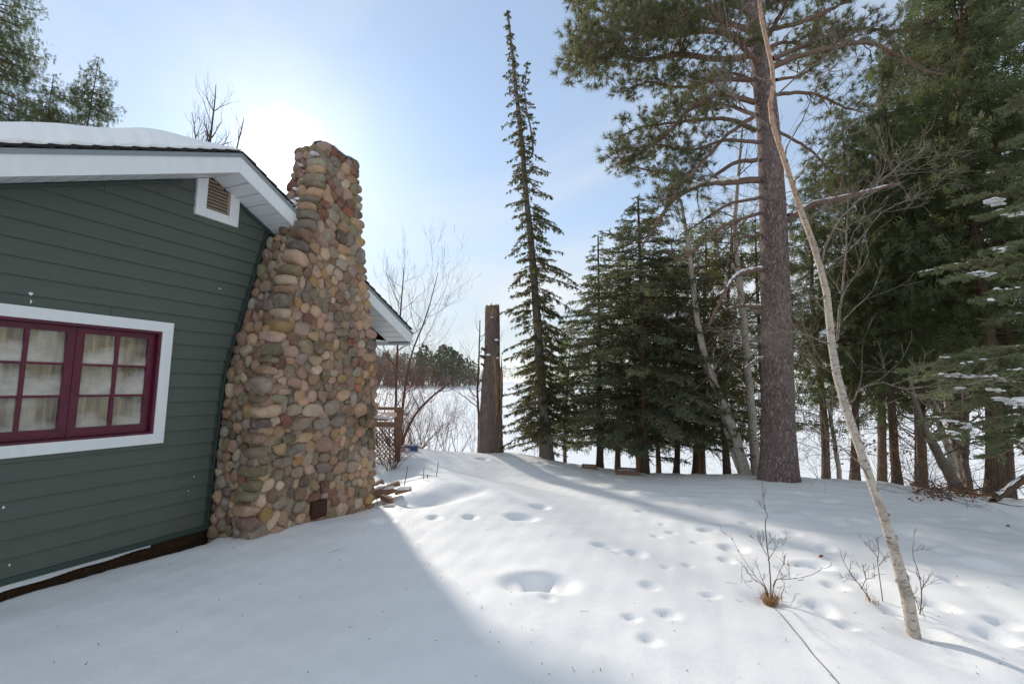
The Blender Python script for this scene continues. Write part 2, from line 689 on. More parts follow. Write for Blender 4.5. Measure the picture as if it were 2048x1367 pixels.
        m.l.new(wv.outputs['Color'], va.inputs[0])
        va.inputs[1].default_value = (3.2, 3.2, 3.2)
        m.l.new(mp.outputs[0], va.inputs[2])
        v = m.voro(1.0, va.outputs[0], 'DISTANCE_TO_EDGE')
        n1 = m.noise(1.6, 7, 0.7, mp.outputs[0], 0.6)
        n3 = m.noise(0.55, 4, 0.6, mp.outputs[0], 1.0)
        n2 = m.noise(0.9, 4, 0.5, geo.outputs['Position'])
        h = m.math('ADD', m.math('ADD', m.math('MULTIPLY', m.rng(v, 0, 0.22), 0.45), m.math('MULTIPLY', n1, 0.75)), m.math('MULTIPLY', n3, 0.6))
        c = m.mix(m.rng(h, 0.55, 1.30), c1, c2)
        c = m.mix(m.rng(n2, 0.45, 0.65, 0, 0.6), c, m.mix(0.65, c, c3))
        m.color(c)
        m.bump(h, st, dist)
        return m.m
    M['pine_bark'] = bark('pine_bark', (0.125, 0.082, 0.073), (0.46, 0.34, 0.31), (0.40, 0.325, 0.305), 24, 8.0, 0.05, 1.0)
    M['limb_bark'] = bark('limb_bark', (0.11, 0.068, 0.05), (0.32, 0.205, 0.155), (0.25, 0.195, 0.165), 30, 30, 0.01, 0.6)
    M['dark_bark'] = bark('dark_bark', (0.060, 0.038, 0.028), (0.22, 0.145, 0.10), (0.16, 0.125, 0.10), 26, 5, 0.02, 0.8)
    M['grey_bark'] = bark('grey_bark', (0.11, 0.088, 0.07), (0.29, 0.24, 0.20), (0.22, 0.19, 0.16), 24, 12, 0.01, 0.6)
    M['twig'] = bark('twig_bark', (0.065, 0.042, 0.033), (0.18, 0.12, 0.092), (0.145, 0.105, 0.085), 40, 40, 0.002, 0.3)
    M['red_twig'] = bark('red_twig_bark', (0.10, 0.045, 0.034), (0.26, 0.14, 0.10), (0.20, 0.11, 0.085), 40, 40, 0.002, 0.3)
    # birch bark: pale with dark lenticels and peeling patches, tan higher up
    for bkey, tan_top in (('birch', 0.15), ('tan_birch', 0.9)):
      m = Mat(bkey + '_bark', 0.75, 0.2)
      geo = m.n.new('ShaderNodeNewGeometry')
      mp = m.n.new('ShaderNodeMapping')
      mp.inputs['Scale'].default_value = (22, 22, 70)
      m.l.new(geo.outputs['Position'], mp.inputs['Vector'])
      len_ = m.noise(1.0, 3, 0.55, mp.outputs[0])
      mp2 = m.n.new('ShaderNodeMapping')
      mp2.inputs['Scale'].default_value = (15, 15, 17)
      m.l.new(geo.outputs['Position'], mp2.inputs['Vector'])
      pe = m.noise(1.0, 5, 0.65, mp2.outputs[0], 0.8)
      c = m.mix(m.rng(pe, 0.35, 0.65), (0.42, 0.35, 0.28), (0.58, 0.52, 0.45))
      sx = m.n.new('ShaderNodeSeparateXYZ')
      m.l.new(geo.outputs['Position'], sx.inputs[0])
      c = m.mix(m.rng(sx.outputs[2], 1.9, 3.6, 0, tan_top), c, m.mix(m.rng(pe, 0.4, 0.6), (0.36, 0.20, 0.12), (0.52, 0.34, 0.22)))
      c = m.mix(m.rng(pe, 0.57, 0.63, 0, 0.75), c, (0.25, 0.15, 0.09))
      c = m.mix(m.rng(len_, 0.60, 0.66, 0, 0.8), c, (0.085, 0.065, 0.055))
      c = m.mix(m.rng(m.noise(5.0, 5, 0.65, geo.outputs['Position']), 0.52, 0.66, 0, 0.6), c, (0.21, 0.175, 0.14))
      m.color(c)
      m.bump(m.math('ADD', pe, len_), 0.5, 0.008)
      M[bkey] = m.m
    # dead snag wood: bark outside, raw rotten wood where the bark has gone (attribute on the mesh)
    m = Mat('snag_wood', 0.9, 0.12)
    geo = m.n.new('ShaderNodeNewGeometry')
    mp = m.n.new('ShaderNodeMapping')
    mp.inputs['Scale'].default_value = (30, 30, 6)
    m.l.new(geo.outputs['Position'], mp.inputs['Vector'])
    n0 = m.noise(0.6, 4, 0.6, mp.outputs[0], 1.2)
    n1 = m.noise(1.4, 7, 0.7, mp.outputs[0], 0.8)
    h = m.math('ADD', m.math('MULTIPLY', n0, .9), n1)
    barkc = m.mix(m.rng(h, 0.65, 1.25), (0.095, 0.068, 0.058), (0.34, 0.255, 0.22))
    mp3 = m.n.new('ShaderNodeMapping')
    mp3.inputs['Scale'].default_value = (26, 26, 2.2)
    m.l.new(geo.outputs['Position'], mp3.inputs['Vector'])
    gr = m.noise(1.0, 5, 0.65, mp3.outputs[0], 0.3)
    woodc = m.ramp(gr, [(0.3, (0.13, 0.07, 0.045)), (0.46, (0.31, 0.18, 0.105)), (0.58, (0.42, 0.31, 0.21)), (0.72, (0.54, 0.46, 0.36))])
    at_ = m.n.new('ShaderNodeSeparateColor')
    m.l.new(m.attr('tint'), at_.inputs[0])
    msk = m.rng(m.math('ADD', at_.outputs[0], m.math('MULTIPLY', m.math('SUBTRACT', n1, 0.5), 0.9)), 0.4, 0.6)
    m.color(m.mix(msk, barkc, woodc))
    m.bump(m.math('ADD', h, gr), 1.0, 0.04)
    M['snag'] = m.m

    # foliage
    def foliage(name, a, b, c, tr, fac=0.28, cov=(0.55, 0.72)):
        m = Mat(name, 0.6, 0.25)
        geo = m.n.new('ShaderNodeNewGeometry')
        n1 = m.noise(1.1, 4, 0.6, geo.outputs['Position'])
        n2 = m.noise(7.0, 3, 0.6, geo.outputs['Position'])
        col = m.mix(m.rng(n2, 0.3, 0.7), a, b)
        col = m.mix(m.rng(n1, cov[0], cov[1], 0, 0.7), col, c)
        m.color(col)
        m.translucent(tr, fac)
        return m.m
    M['pine_needles'] = foliage('pine_needles', (0.090, 0.105, 0.056), (0.135, 0.145, 0.080), (0.160, 0.122, 0.062), (0.22, 0.21, 0.08), 0.38)
    M['spruce_needles'] = foliage('spruce_needles', (0.100, 0.120, 0.078), (0.145, 0.165, 0.112), (0.155, 0.145, 0.075), (0.24, 0.24, 0.10), 0.42)
    M['tall_spruce_needles'] = foliage('dry_spruce_needles', (0.092, 0.104, 0.056), (0.138, 0.138, 0.076), (0.175, 0.118, 0.060), (0.24, 0.21, 0.08), 0.38)
    M['cedar_sprays'] = foliage('cedar_sprays', (0.058, 0.084, 0.042), (0.096, 0.118, 0.056), (0.135, 0.098, 0.042), (0.17, 0.19, 0.06), 0.34)
    M['olive_sprays'] = foliage('olive_cedar_sprays', (0.105, 0.118, 0.052), (0.150, 0.155, 0.072), (0.17, 0.125, 0.055), (0.26, 0.25, 0.08), 0.42)
    M['near_needles'] = foliage('fresh_needles', (0.155, 0.185, 0.105), (0.235, 0.255, 0.150), (0.25, 0.225, 0.12), (0.26, 0.27, 0.12), 0.36)
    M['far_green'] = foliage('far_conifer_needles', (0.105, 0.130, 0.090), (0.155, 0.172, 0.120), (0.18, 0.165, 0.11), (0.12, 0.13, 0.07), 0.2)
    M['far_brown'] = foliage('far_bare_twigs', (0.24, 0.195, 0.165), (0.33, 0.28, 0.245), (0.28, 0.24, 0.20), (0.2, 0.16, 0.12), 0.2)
    M['hazy_trees'] = foliage('distant_trees', (0.17, 0.205, 0.215), (0.22, 0.255, 0.265), (0.24, 0.24, 0.235), (0.2, 0.22, 0.22), 0.2)  # distance haze put into the foliage colour as pale blue-grey
    M['dry_leaf'] = foliage('dry_leaf', (0.20, 0.085, 0.04), (0.32, 0.15, 0.075), (0.25, 0.11, 0.06), (0.3, 0.13, 0.05), 0.3)
    M['berry'] = foliage('red_bud', (0.22, 0.05, 0.035), (0.30, 0.09, 0.06), (0.2, 0.05, 0.04), (0.3, 0.1, 0.06), 0.1)
    M['dry_grass'] = foliage('dry_grass', (0.36, 0.19, 0.09), (0.50, 0.30, 0.15), (0.42, 0.23, 0.12), (0.4, 0.25, 0.1), 0.25)
    m = Mat('weathered_board', 0.85, 0.15)
    m.color(m.mix(m.noise(2.0, 5, 0.6, m.mapping((3, 3, 30))), (0.16, 0.085, 0.055), (0.33, 0.20, 0.135)))
    m.bump(m.noise(3, 5, 0.6, m.mapping((3, 3, 60))), 0.4, 0.004)
    M['board'] = m.m
    m = Mat('blue_plastic', 0.4, 0.4)
    m.color(m.mix(m.noise(8), (0.015, 0.09, 0.26), (0.02, 0.12, 0.34)))
    M['blue'] = m.m
    m = Mat('grey_stake', 0.7, 0.2)
    m.color((0.06, 0.055, 0.05))
    M['stake'] = m.m


make_materials()

# ------------------------------------------------------------------ the cottage frame: s along the gable wall, o outwards from it
v_ = ray(1435, 777)
WALL_AZ = math.atan2(v_[0], v_[1])
D = np.array([math.sin(WALL_AZ), math.cos(WALL_AZ), 0])
NV = np.array([math.cos(WALL_AZ), -math.sin(WALL_AZ), 0])
WALL_D = 4.5


def cw(s, o, z):
    return D * s + NV * (o - WALL_D) + np.array([0, 0, z])


def wall_pt(px, py, o):
    v = ray(px, py)
    t = -(WALL_D - o) / (v @ NV)
    P = EYE + v * t
    return P @ D, P[2]


# ------------------------------------------------------------------ terrain
ctrl = [(0, 0, 0), (-3, -1, .02), (3, 0, -.02), (6, 1, -.06), (10, 0, -.25), (10, 6, -.32), (0, -6, 0), (-9, -6, 0), (9, -6, -.2), (-10, 3, .05), (-9, 10, .0), (-4, 3, .03),
        (20, -10, -.5), (-25, -20, .2), (25, -25, -.5), (-25, 0, .1), (20, 5, -.7), (0, -28, .2), (-22, 14, -.3), (30, -30, -.5), (-30, -30, .3), (42, -28, -1), (42, 0, -1.2), (-42, -28, .2), (-42, 5, 0), (-42, 18, -1.5)]
for px, py, Y in [(800, 893, 11.5), (960, 905, 11.6), (1030, 905, 11.5), (1095, 918, 11.4), (1180, 935, 10.8), (1300, 945, 10.5), (1420, 950, 9.6), (1557, 955, 8.5),
                  (1700, 962, 9.0), (1800, 968, 9.3), (1900, 987, 8.8), (2040, 1002, 8.3), (1835, 1258, 3.15), (1540, 1200, 3.6), (1700, 1080, 5.0), (1300, 1030, 6.2), (1000, 960, 8.6), (1150, 980, 8.0),
                  (870, 948, 7.6), (800, 985, 6.4), (742, 1022, 5.65), (1024, 1200, 3.4), (850, 1100, 4.4), (1900, 1100, 4.6), (600, 1045, 4.9), (2040, 1220, 3.4)]:
    ctrl.append(tuple(at(px, py, Y)))
for x, y, z in [(-2.35, 7.1, -.16), (-2.2, 8.2, -.14), (-2.6, 9.2, -.05), (-1.9, 6.5, -.13)]:
    ctrl.append((x, y, z))
for x, y, z in [(-6, 14.5, -1.1), (-3, 15, -1.25), (0, 15, -1.3), (3, 14.2, -1.25), (6, 13, -1.1), (9, 12.2, -1.0), (13, 11, -1.1), (-12, 15, -1.0),
                (-20, 24, -2.6), (-8, 20, -2.5), (0, 20, -2.6), (6, 19, -2.6), (12, 17, -2.5), (20, 15, -2.5), (30, 22, -2.8), (0, 26, -2.9), (42, 24, -3), (-42, 26, -2.8)]:
    ctrl.append((x, y, z))
ctrl = np.array(ctrl, float)


def tps_fit(P, z, lam=0.04):
    n = len(P)
    r2 = ((P[:, None, :] - P[None, :, :]) ** 2).sum(-1)
    K = np.where(r2 > 0, 0.5 * r2 * np.log(r2 + 1e-12), 0) + lam * np.eye(n)
    Q = np.c_[np.ones(n), P]
    A = np.block([[K, Q], [Q.T, np.zeros((3, 3))]])
    return np.linalg.solve(A, np.r_[z, 0, 0, 0])


TW = tps_fit(ctrl[:, :2], ctrl[:, 2])


def base_z(x, y):
    x, y = np.asarray(x, float), np.asarray(y, float)
    sh = x.shape
    q = np.stack([x.ravel(), y.ravel()], 1)
    out = np.empty(len(q))
    P = ctrl[:, :2]
    for i in range(0, len(q), 20000):
        c = q[i:i + 20000]
        r2 = ((c[:, None, :] - P[None]) ** 2).sum(-1)
        out[i:i + 20000] = (0.5 * r2 * np.log(r2 + 1e-12)) @ TW[:len(P)] + TW[len(P)] + c @ TW[len(P) + 1:]
    return out.reshape(sh)


def ground_hit(px, py):
    z = 0.0
    for _ in range(6):
        P = atz(px, py, z)
        z = float(base_z(P[0], P[1]))
    return np.array([P[0], P[1], z])


prints = [(766, 1042, 37), (1043, 1034, 44), (1080, 1012, 34), (805, 1003, 20), (1043, 1164, 60), (1106, 1166, 60), (1075, 1163, 50), (1097, 1197, 20), (1203, 1090, 26), (1222, 1096, 24), (1240, 1104, 20), (1273, 1107, 32),
          (1280, 1021, 15), (1325, 1047, 13), (1343, 1062, 18), (1300, 1173, 24), (1263, 1235, 28), (1299, 1279, 30), (1337, 1227, 28), (1313, 1071, 18), (1376, 1129, 18), (1334, 1134, 18), (965, 917, 22),
          (1363, 997, 18), (868, 1034, 20), (939, 1034, 22), (1467, 1094, 36), (1454, 1118, 24), (1545, 1068, 22), (1558, 1093, 22), (1585, 1068, 18), (1611, 986, 24), (1663, 1001, 20), (1715, 1042, 22),
          (1654, 1094, 22), (1671, 1116, 24), (1615, 1127, 32), (1640, 1132, 32), (1671, 1172, 28), (1802, 1062, 28), (1849, 1083, 24), (1893, 1103, 22), (1945, 1099, 24), (2000, 1136, 30), (1945, 1122, 28), (1970, 1130, 26),
          (1877, 1216, 30), (2008, 1250, 32), (1993, 1275, 30), (1640, 1214, 32), (1655, 1228, 26), (1693, 1251, 28), (1789, 1220, 28), (1415, 1057, 24), (1489, 1045, 17), (1977, 1081, 18), (2040, 1175, 22),
          (1410, 1010, 16), (1450, 1020, 16), (1500, 1010, 14), (1530, 1022, 18), (1620, 1030, 18), (1680, 1050, 18), (1760, 1040, 18), (1760, 1100, 20), (1830, 1130, 24), (1900, 1160, 22), (1580, 1150, 20), (1720, 1150, 18), (1420, 1190, 22), (1390, 1080, 16),
          (1240, 960, 14), (1200, 950, 14), (1130, 925, 14), (1085, 925, 14), (1050, 920, 14), (1290, 985, 14), (1340, 980, 14), (1940, 1040, 16), (1870, 1040, 16), (1990, 1060, 16)]
dents = []
for px, py, w in prints:
    P = ground_hit(px, py)
    dist = np.linalg.norm(P - EYE)
    dents.append((P[0], P[1], w / 2 / F_PX * dist * 1.08))
bank = [ground_hit(px, py) for px, py in [(842, 1000), (868, 992), (895, 985), (922, 978), (945, 973)]]


def ground_z(x, y):
    x, y = np.asarray(x, float), np.asarray(y, float)
    z = base_z(x, y)
    # wind-packed unevenness
    z = z + 0.012 * np.sin(1.7 * x + 0.6 * y + 1) * np.sin(1.1 * y - 0.5 * x) + 0.006 * np.sin(4.1 * x + 2.3 * y) * np.sin(3.7 * y - 1.9 * x + 2)
    z = z + 0.004 * np.sin(9.3 * x - 4.7 * y) * np.sin(8.1 * y + 3.3 * x + .7) + 0.0022 * np.sin(19 * x + 7 * y) * np.sin(17 * y - 9 * x)
    # right-hand slope has been walked over a lot: lumpier
    k = np.clip((x - 1.0) / 2.0, 0, 1)
    z = z + k * (0.013 * np.sin(6.1 * x + 1.3 * y) * np.sin(5.3 * y - 2.2 * x) + 0.010 * np.sin(11.1 * x + 5.3 * y + 1) * np.sin(9.7 * y - 4.1 * x))
    for dx, dy, R in dents:
        m = (np.abs(x - dx) < R * 3.2) & (np.abs(y - dy) < R * 3.2)
        if m.any():
            r = np.hypot((x[m] - dx) * (1 + 0.15 * np.sin(dx * 31)), (y[m] - dy) * (1 - .2 * np.sin(dy * 17))) / R if x.ndim else np.hypot(x - dx, y - dy) / R
            dd = -0.42 * min(R, 0.14) * np.exp(-r ** 4) + 0.025 * min(R, 0.2) * np.exp(-((r - 1.55) / 0.5) ** 2)
            if x.ndim:
                z[m] += dd
            else:
                z = z + dd
    for wx_, wy_, R_, dp_ in ((4.93, 8.45, .62, .05), (2.72, 3.12, .13, .035), (1.98, 3.6, .12, .03)):
        z = z - dp_ * np.exp(-(((x - wx_) ** 2 + (y - wy_) ** 2) / R_ ** 2))
    for P in bank:
        r2 = ((x - P[0]) / 0.26) ** 2 + ((y - P[1]) / 0.20) ** 2
        z = z - 0.075 * np.exp(-r2)
    # the snow stops short of the wall, leaving a bare trough under the siding; it also sinks round the chimney foot
    s = x * D[0] + y * D[1]
    o = x * NV[0] + y * NV[1] + WALL_D
    edge = 0.10 + 0.05 * np.sin(3.1 * s + .5) + 0.02 * np.sin(11 * s) + 0.14 * np.exp(-((s - 2.72) / 0.28) ** 2)
    tr = np.clip((edge - o) / 0.05, 0, 1) * ((s > -0.4) & (s < 2.98) & (o > -.2))
    z = z - 0.22 * tr * tr * (3 - 2 * tr)
    z = z - 0.030 * np.exp(-(np.maximum(o, 0) / 0.42) ** 2) * np.clip((3.05 - s) / .25, 0, 1) * (s > -.6) * (o > -.2)
    lip = .3 * np.exp(-((o - edge - 0.10) / 0.12) ** 2) * ((s > -0.4) & (s < 3.2))
    z = z + 0.03 * lip
    z = z - 0.5 * ((o < -0.15) & (o > -7.8) & (s > 0.3) & (s < 5.0))
    return z


def gz(x, y):
    return float(ground_z(np.array([x]), np.array([y]))[0])


xs = np.unique(np.concatenate([np.linspace(-45, -7, 26), np.linspace(-7, -2.6, 110), np.linspace(-2.6, 6.4, 330), np.linspace(6.4, 14, 70), np.linspace(14, 45, 24)]))
ys = np.unique(np.concatenate([np.linspace(-30, 0.4, 26), np.linspace(0.4, 7.6, 270), np.linspace(7.6, 13.5, 120), np.linspace(13.5, 26, 40)]))
XX, YY = np.meshgrid(xs, ys, indexing='ij')
ZZ = ground_z(XX, YY)
gm = MB()
ni, nj = XX.shape
idx = np.arange(ni * nj).reshape(ni, nj)
gm.add(np.stack([XX, YY, ZZ], -1).reshape(-1, 3), np.stack([idx[:-1, :-1], idx[1:, :-1], idx[1:, 1:], idx[:-1, 1:]], -1).reshape(-1, 4))
g_ob = gm.build('snow_ground', M['snow'], kind='structure')

LAKE_Z = -2.0
lk = MB()
lk.add([[-3000, 9, LAKE_Z], [3000, 9, LAKE_Z], [3000, 4500, LAKE_Z], [-3000, 4500, LAKE_Z]], [[0, 1, 2, 3]])
lk.build('frozen_lake', M['lake'], kind='structure')
fg = MB()
fg.add([[-3000, -4500, -1.6], [3000, -4500, -1.6], [3000, 9.6, -1.6], [-3000, 9.6, -1.6]], [[0, 1, 2, 3]])
fg.build('snow_field', M['lake'], kind='structure')

# bare soil in the trough along the cottage wall, littered with leaves
sm = MB()
ss = np.linspace(-0.4, 3.02, 90)
oo = np.linspace(-0.12, 0.34, 12)
SS, OO = np.meshgrid(ss, oo, indexing='ij')
P = D[None, None] * SS[..., None] + NV[None, None] * (OO - WALL_D)[..., None]
SZ = base_z(P[..., 0], P[..., 1]) - 0.115 + 0.018 * rng.normal(size=SS.shape) - 0.25 * np.clip(OO - 0.2, 0, 1)
P[..., 2] = SZ
ii = np.arange(SS.size).reshape(SS.shape)
sm.add(P.reshape(-1, 3), np.stack([ii[:-1, :-1], ii[1:, :-1], ii[1:, 1:], ii[:-1, 1:]], -1).reshape(-1, 4))
sm.build('bare_soil_strip', M['soil'], kind='structure')
lf = MB()
n = 420
s_, o_ = rng.uniform(0.3, 3.0, n), rng.uniform(0.0, 0.26, n)
b = D * s_[:, None] + NV * (o_ - WALL_D)[:, None]
b[:, 2] = base_z(b[:, 0], b[:, 1]) - 0.10 + rng.uniform(0, .02, n)
dd = rng.normal(size=(n, 3)) * np.array([1, 1, .35])
blades(lf, b, dd, rng.uniform(.03, .07, n), rng.uniform(.012, .03, n), quad=True)
tag(lf.build('leaf_litter', M['dry_leaf']), 'brown dead leaves in the bare trough below the green siding', 'leaf litter', kind='stuff')

# ------------------------------------------------------------------ the cottage
RZ = math.atan2(D[1], D[0])
base = cw(2.7, 0, 0)
cottage = empty('cottage', tuple(cw(0, 0, 0)), 'green clapboard cottage with maroon window, white fascia and fieldstone chimney', 'cottage', rz=RZ)
PK_S, PK_Z, SLOPE, SLOPE_L = 2.71, 3.72, 0.505, 0.462       # ridge in the gable, at the shingle top
OV = 0.40                                   # rake overhang
EAVE_R, EAVE_L = 5.50, -0.08
WALL_L, WALL_R = 0.25, 5.12
DEEP = -7.5
FASC = 0.215                                # underside of the fascia below the shingle top


def zroof(s):
    return PK_Z - (SLOPE * (s - PK_S) if s > PK_S else SLOPE_L * (PK_S - s))


def chim_hw(z):
    return float(np.interp(z, [-.4, 0.9, 1.62, 2.1, 3.25, 4.2], [.86, .83, .79, .69, .42, .275]))


CH_C = 3.79


def chim_left(z):
    return CH_C - chim_hw(z) - 0.01


# wall shell behind the boards
mb = MB()
soff = lambda s: zroof(s) - FASC + 0.02
poly = [(WALL_L, -0.35), (WALL_R, -0.35), (WALL_R, soff(WALL_R)), (PK_S, soff(PK_S)), (WALL_L, soff(WALL_L))]
WIN = (1.155, 2.465, 0.985, 2.045)
wx0, wx1, wz0, wz1 = WIN
parts_ = [[(WALL_L, 0.11), (wx0 + .1, 0.11), (wx0 + .1, soff(wx0 + .1)), (WALL_L, soff(WALL_L))],
          [(wx0 + .1, 0.11), (wx1 - .1, 0.11), (wx1 - .1, wz0 + .1), (wx0 + .1, wz0 + .1)],
          [(wx0 + .1, wz1 - .1), (wx1 - .1, wz1 - .1), (wx1 - .1, soff(wx1 - .1)), (wx0 + .1, soff(wx0 + .1))],
          [(wx1 - .1, 0.11), (PK_S, 0.11), (PK_S, soff(PK_S)), (wx1 - .1, soff(wx1 - .1))],
          [(PK_S, 0.11), (WALL_R, 0.11), (WALL_R, soff(WALL_R)), (PK_S, soff(PK_S))]]
for p in parts_:
    prism(mb, p, [-0.012] * len(p), -0.10)
# far and side walls
for (a, b_, o0, o1) in ((WALL_L, WALL_L + .1, -0.11, DEEP), (WALL_R - .1, WALL_R, -0.11, DEEP)):
    box(mb, (a, -o0, 0.11), (b_, -o1, soff(a)))
prism(mb, poly, [DEEP] * 5, DEEP - .1)
mb.build('wall', M['green_trim'], cottage, smooth=False)
mb = MB()
box(mb, (WALL_L + .02, .035, -.45), (WALL_R - .02, .30, .115))
box(mb, (WALL_L + .02, .30, -.45), (WALL_R - .02, -DEEP - .05, .105))
mb.build('foundation', M['soil'], cottage, smooth=False)
# dark room behind the window
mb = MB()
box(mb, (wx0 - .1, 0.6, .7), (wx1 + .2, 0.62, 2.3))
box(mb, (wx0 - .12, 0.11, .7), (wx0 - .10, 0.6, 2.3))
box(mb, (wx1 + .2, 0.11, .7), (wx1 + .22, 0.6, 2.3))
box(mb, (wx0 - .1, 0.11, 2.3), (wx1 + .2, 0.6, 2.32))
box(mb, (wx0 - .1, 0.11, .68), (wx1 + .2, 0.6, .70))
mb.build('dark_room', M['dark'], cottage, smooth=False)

VENT = (2.555, 2.975, 3.10)


def rect_minus(r, h):
    """split rectangle r around hole h -> rectangles"""
    a0, a1, b0, b1 = r
    h0, h1, g0, g1 = h
    if h1 <= a0 or h0 >= a1 or g1 <= b0 or g0 >= b1:
        return [r]
    out = []
    if h0 > a0:
        out.append((a0, h0, b0, b1))
    if h1 < a1:
        out.append((h1, a1, b0, b1))
    m0, m1 = max(a0, h0), min(a1, h1)
    if g0 > b0:
        out.append((m0, m1, b0, g0))
    if g1 < b1:
        out.append((m0, m1, g1, b1))
    return out


EXPO, Z0 = 0.1308, 0.165
k = 0
while Z0 + k * EXPO < 3.62:
    zb = Z0 + k * EXPO
    zt = zb + EXPO
    rects = [(WALL_L + 0.03, 3.60, zb, zt)]
    for hole in ((wx0 + .015, wx1 - .015, wz0 + .015, wz1 - .015), (VENT[0] + .015, VENT[1] - .015, VENT[2] + .015, 4.0)):
        rects = [q for r in rects for q in rect_minus(r, hole)]
    if k % 4 == 2:
        js = 0.5 + 2.3 * ((k * 0.618) % 1)
        rects = [q for r in rects for q in ([(r[0], js - .0012, r[2], r[3]), (js + .0012, r[1], r[2], r[3])] if r[0] < js - .1 and r[1] > js + .1 else [r])]
    for a0, a1, b0, b1 in rects:
        mb = MB()
        p = [(a0, b0), (a1, b0), (a1, b1), (a0, b1)]
        # under the rakes
        p = clip(p, -SLOPE_L, 1, PK_Z - FASC - SLOPE_L * PK_S + .005)
        p = clip(p, SLOPE, 1, PK_Z - FASC + SLOPE * PK_S + .005) if p else p
        # left of the chimney
        zl, zh = zb, zt
        if p:
            sl, sh_ = chim_left(zl) - .012, chim_left(zh) - .012
            p = clip(p, 1.0, -(sh_ - sl) / (zh - zl), sl - (sh_ - sl) / (zh - zl) * zl)
        if len(p) >= 3:
            prism(mb, p, [0.003 + 0.015 * (zt - q[1]) / EXPO for q in p], -0.006)
        if mb.n:
            mb.build('siding_board', M['siding'], cottage, smooth=False)
    k += 1
# channel trim that follows the chimney, starter strip, flashing, corner boards
zz = np.array([0.13, 0.9, 1.62, 2.1, 2.7, 3.22])
mb = MB()
for a, b_ in zip(zz[:-1], zz[1:]):
    A, B = (chim_left(a) - .012, chim_left(b_) - .012)
    bar(mb, (A, -.012, a), (B, -.012, b_), .022, .03, up=(0, 1, 0))
    bar(mb, (A - .028, -.014, a), (B - .028, -.014, b_), .008, .026, up=(0, 1, 0))
mb.build('channel_trim', M['green_trim'], cottage, smooth=False)
mb = MB()
box(mb, (WALL_L, -.024, .118), (2.97, .004, .162))
mb.build('starter_strip', M['green_trim'], cottage, smooth=False)
mb = MB()
xs_ = np.linspace(WALL_L, 2.45, 60)
for a, b_ in zip(xs_[:-1], xs_[1:]):
    lo = .072 + .026 * np.clip((a - 1.5) / .9, 0, 1) + .004 * math.sin(a * 17)
    box(mb, (a, -.010, lo), (b_, .006, .117))
mb.build('flashing', M['white'], cottage, smooth=False)
for s0, o0, o1, nm in ((WALL_R - .07, -.02, .03, 0), (WALL_L - .03, -.02, .03, 0)):
    mb = MB()
    box(mb, (s0, o0, .02), (s0 + .10, o1, soff(s0) - .16))
    mb.build('corner_board', M['green_trim'], cottage, smooth=False)
# eave trim: thin green strip where wall meets soffit
for sg in (-1, 1):
    mb = MB()
    s_end = WALL_L if sg < 0 else 3.40
    for a, b_ in ((PK_S + sg * .28, s_end),):
        bar(mb, (a, -.016, zroof(a) - FASC - .012), (b_, -.016, zroof(b_) - FASC - .012), .03, .026)
    mb.build('frieze_trim', M['green_trim'], cottage, smooth=False)

for k_, (px_, py_, w_, h_) in enumerate(((62, 587, .012, .012), (62, 603, .006, .014), (440, 577, .016, .005), (7, 1014, .007, .010), (19, 1129, .006, .009), (388, 953, .006, .006), (377, 981, .006, .006))):
    s_, z_ = wall_pt(px_, py_, .02)
    mb = MB()
    a_ = np.linspace(0, 2 * np.pi, 9, endpoint=False)
    rr_ = 1 + .25 * np.sin(a_ * 3 + k_)
    mb.add(np.vstack([np.stack([s_ + w_ * rr_ * np.cos(a_), np.full(9, -.019), z_ + h_ * rr_ * np.sin(a_)], 1), [[s_, -.023, z_]]]), [[i_, (i_ + 1) % 9, 9] for i_ in range(9)])
    mb.build('white_splash', M['white'], cottage, smooth=False)
# roof deck, fascia, drip edge, shingle courses, soffit panels
mb = MB()
for s0, s1 in ((EAVE_L + .03, PK_S), (PK_S, EAVE_R - .03)):
    p = [(s0, zroof(s0) - .15), (s1, zroof(s1) - .15), (s1, zroof(s1) - .035), (s0, zroof(s0) - .035)]
    prism(mb, p, [OV - .03] * 4, DEEP - .35)
mb.build('roof_deck', M['dark'], cottage, smooth=False)
# the chimney breaks through the right-hand rake: a length of board either side of it
for a, b_ in ((EAVE_L, PK_S - .001), (PK_S + .001, 3.40), (4.20, EAVE_R)):
    pl = [(a, zroof(a) - FASC), (b_, zroof(b_) - FASC), (b_, zroof(b_) - .062), (a, zroof(a) - .062)]
    if b_ == EAVE_R:
        pl = [(a, zroof(a) - FASC), (b_ - .10, zroof(b_ - .10) - FASC), (b_, zroof(b_ - .10) - FASC), (b_, zroof(b_) - .062), (a, zroof(a) - .062)]
    mb = MB()
    prism(mb, pl, [OV] * len(pl), OV - .022)
    mb.build('fascia_board', M['white'], cottage, smooth=False)
    mb = MB()
    prism(mb, [(a, zroof(a) - .064), (b_, zroof(b_) - .064), (b_, zroof(b_) - .026), (a, zroof(a) - .026)], [OV + .010] * 4, OV - .03)
    mb.build('drip_edge', M['drip'], cottage, smooth=False)
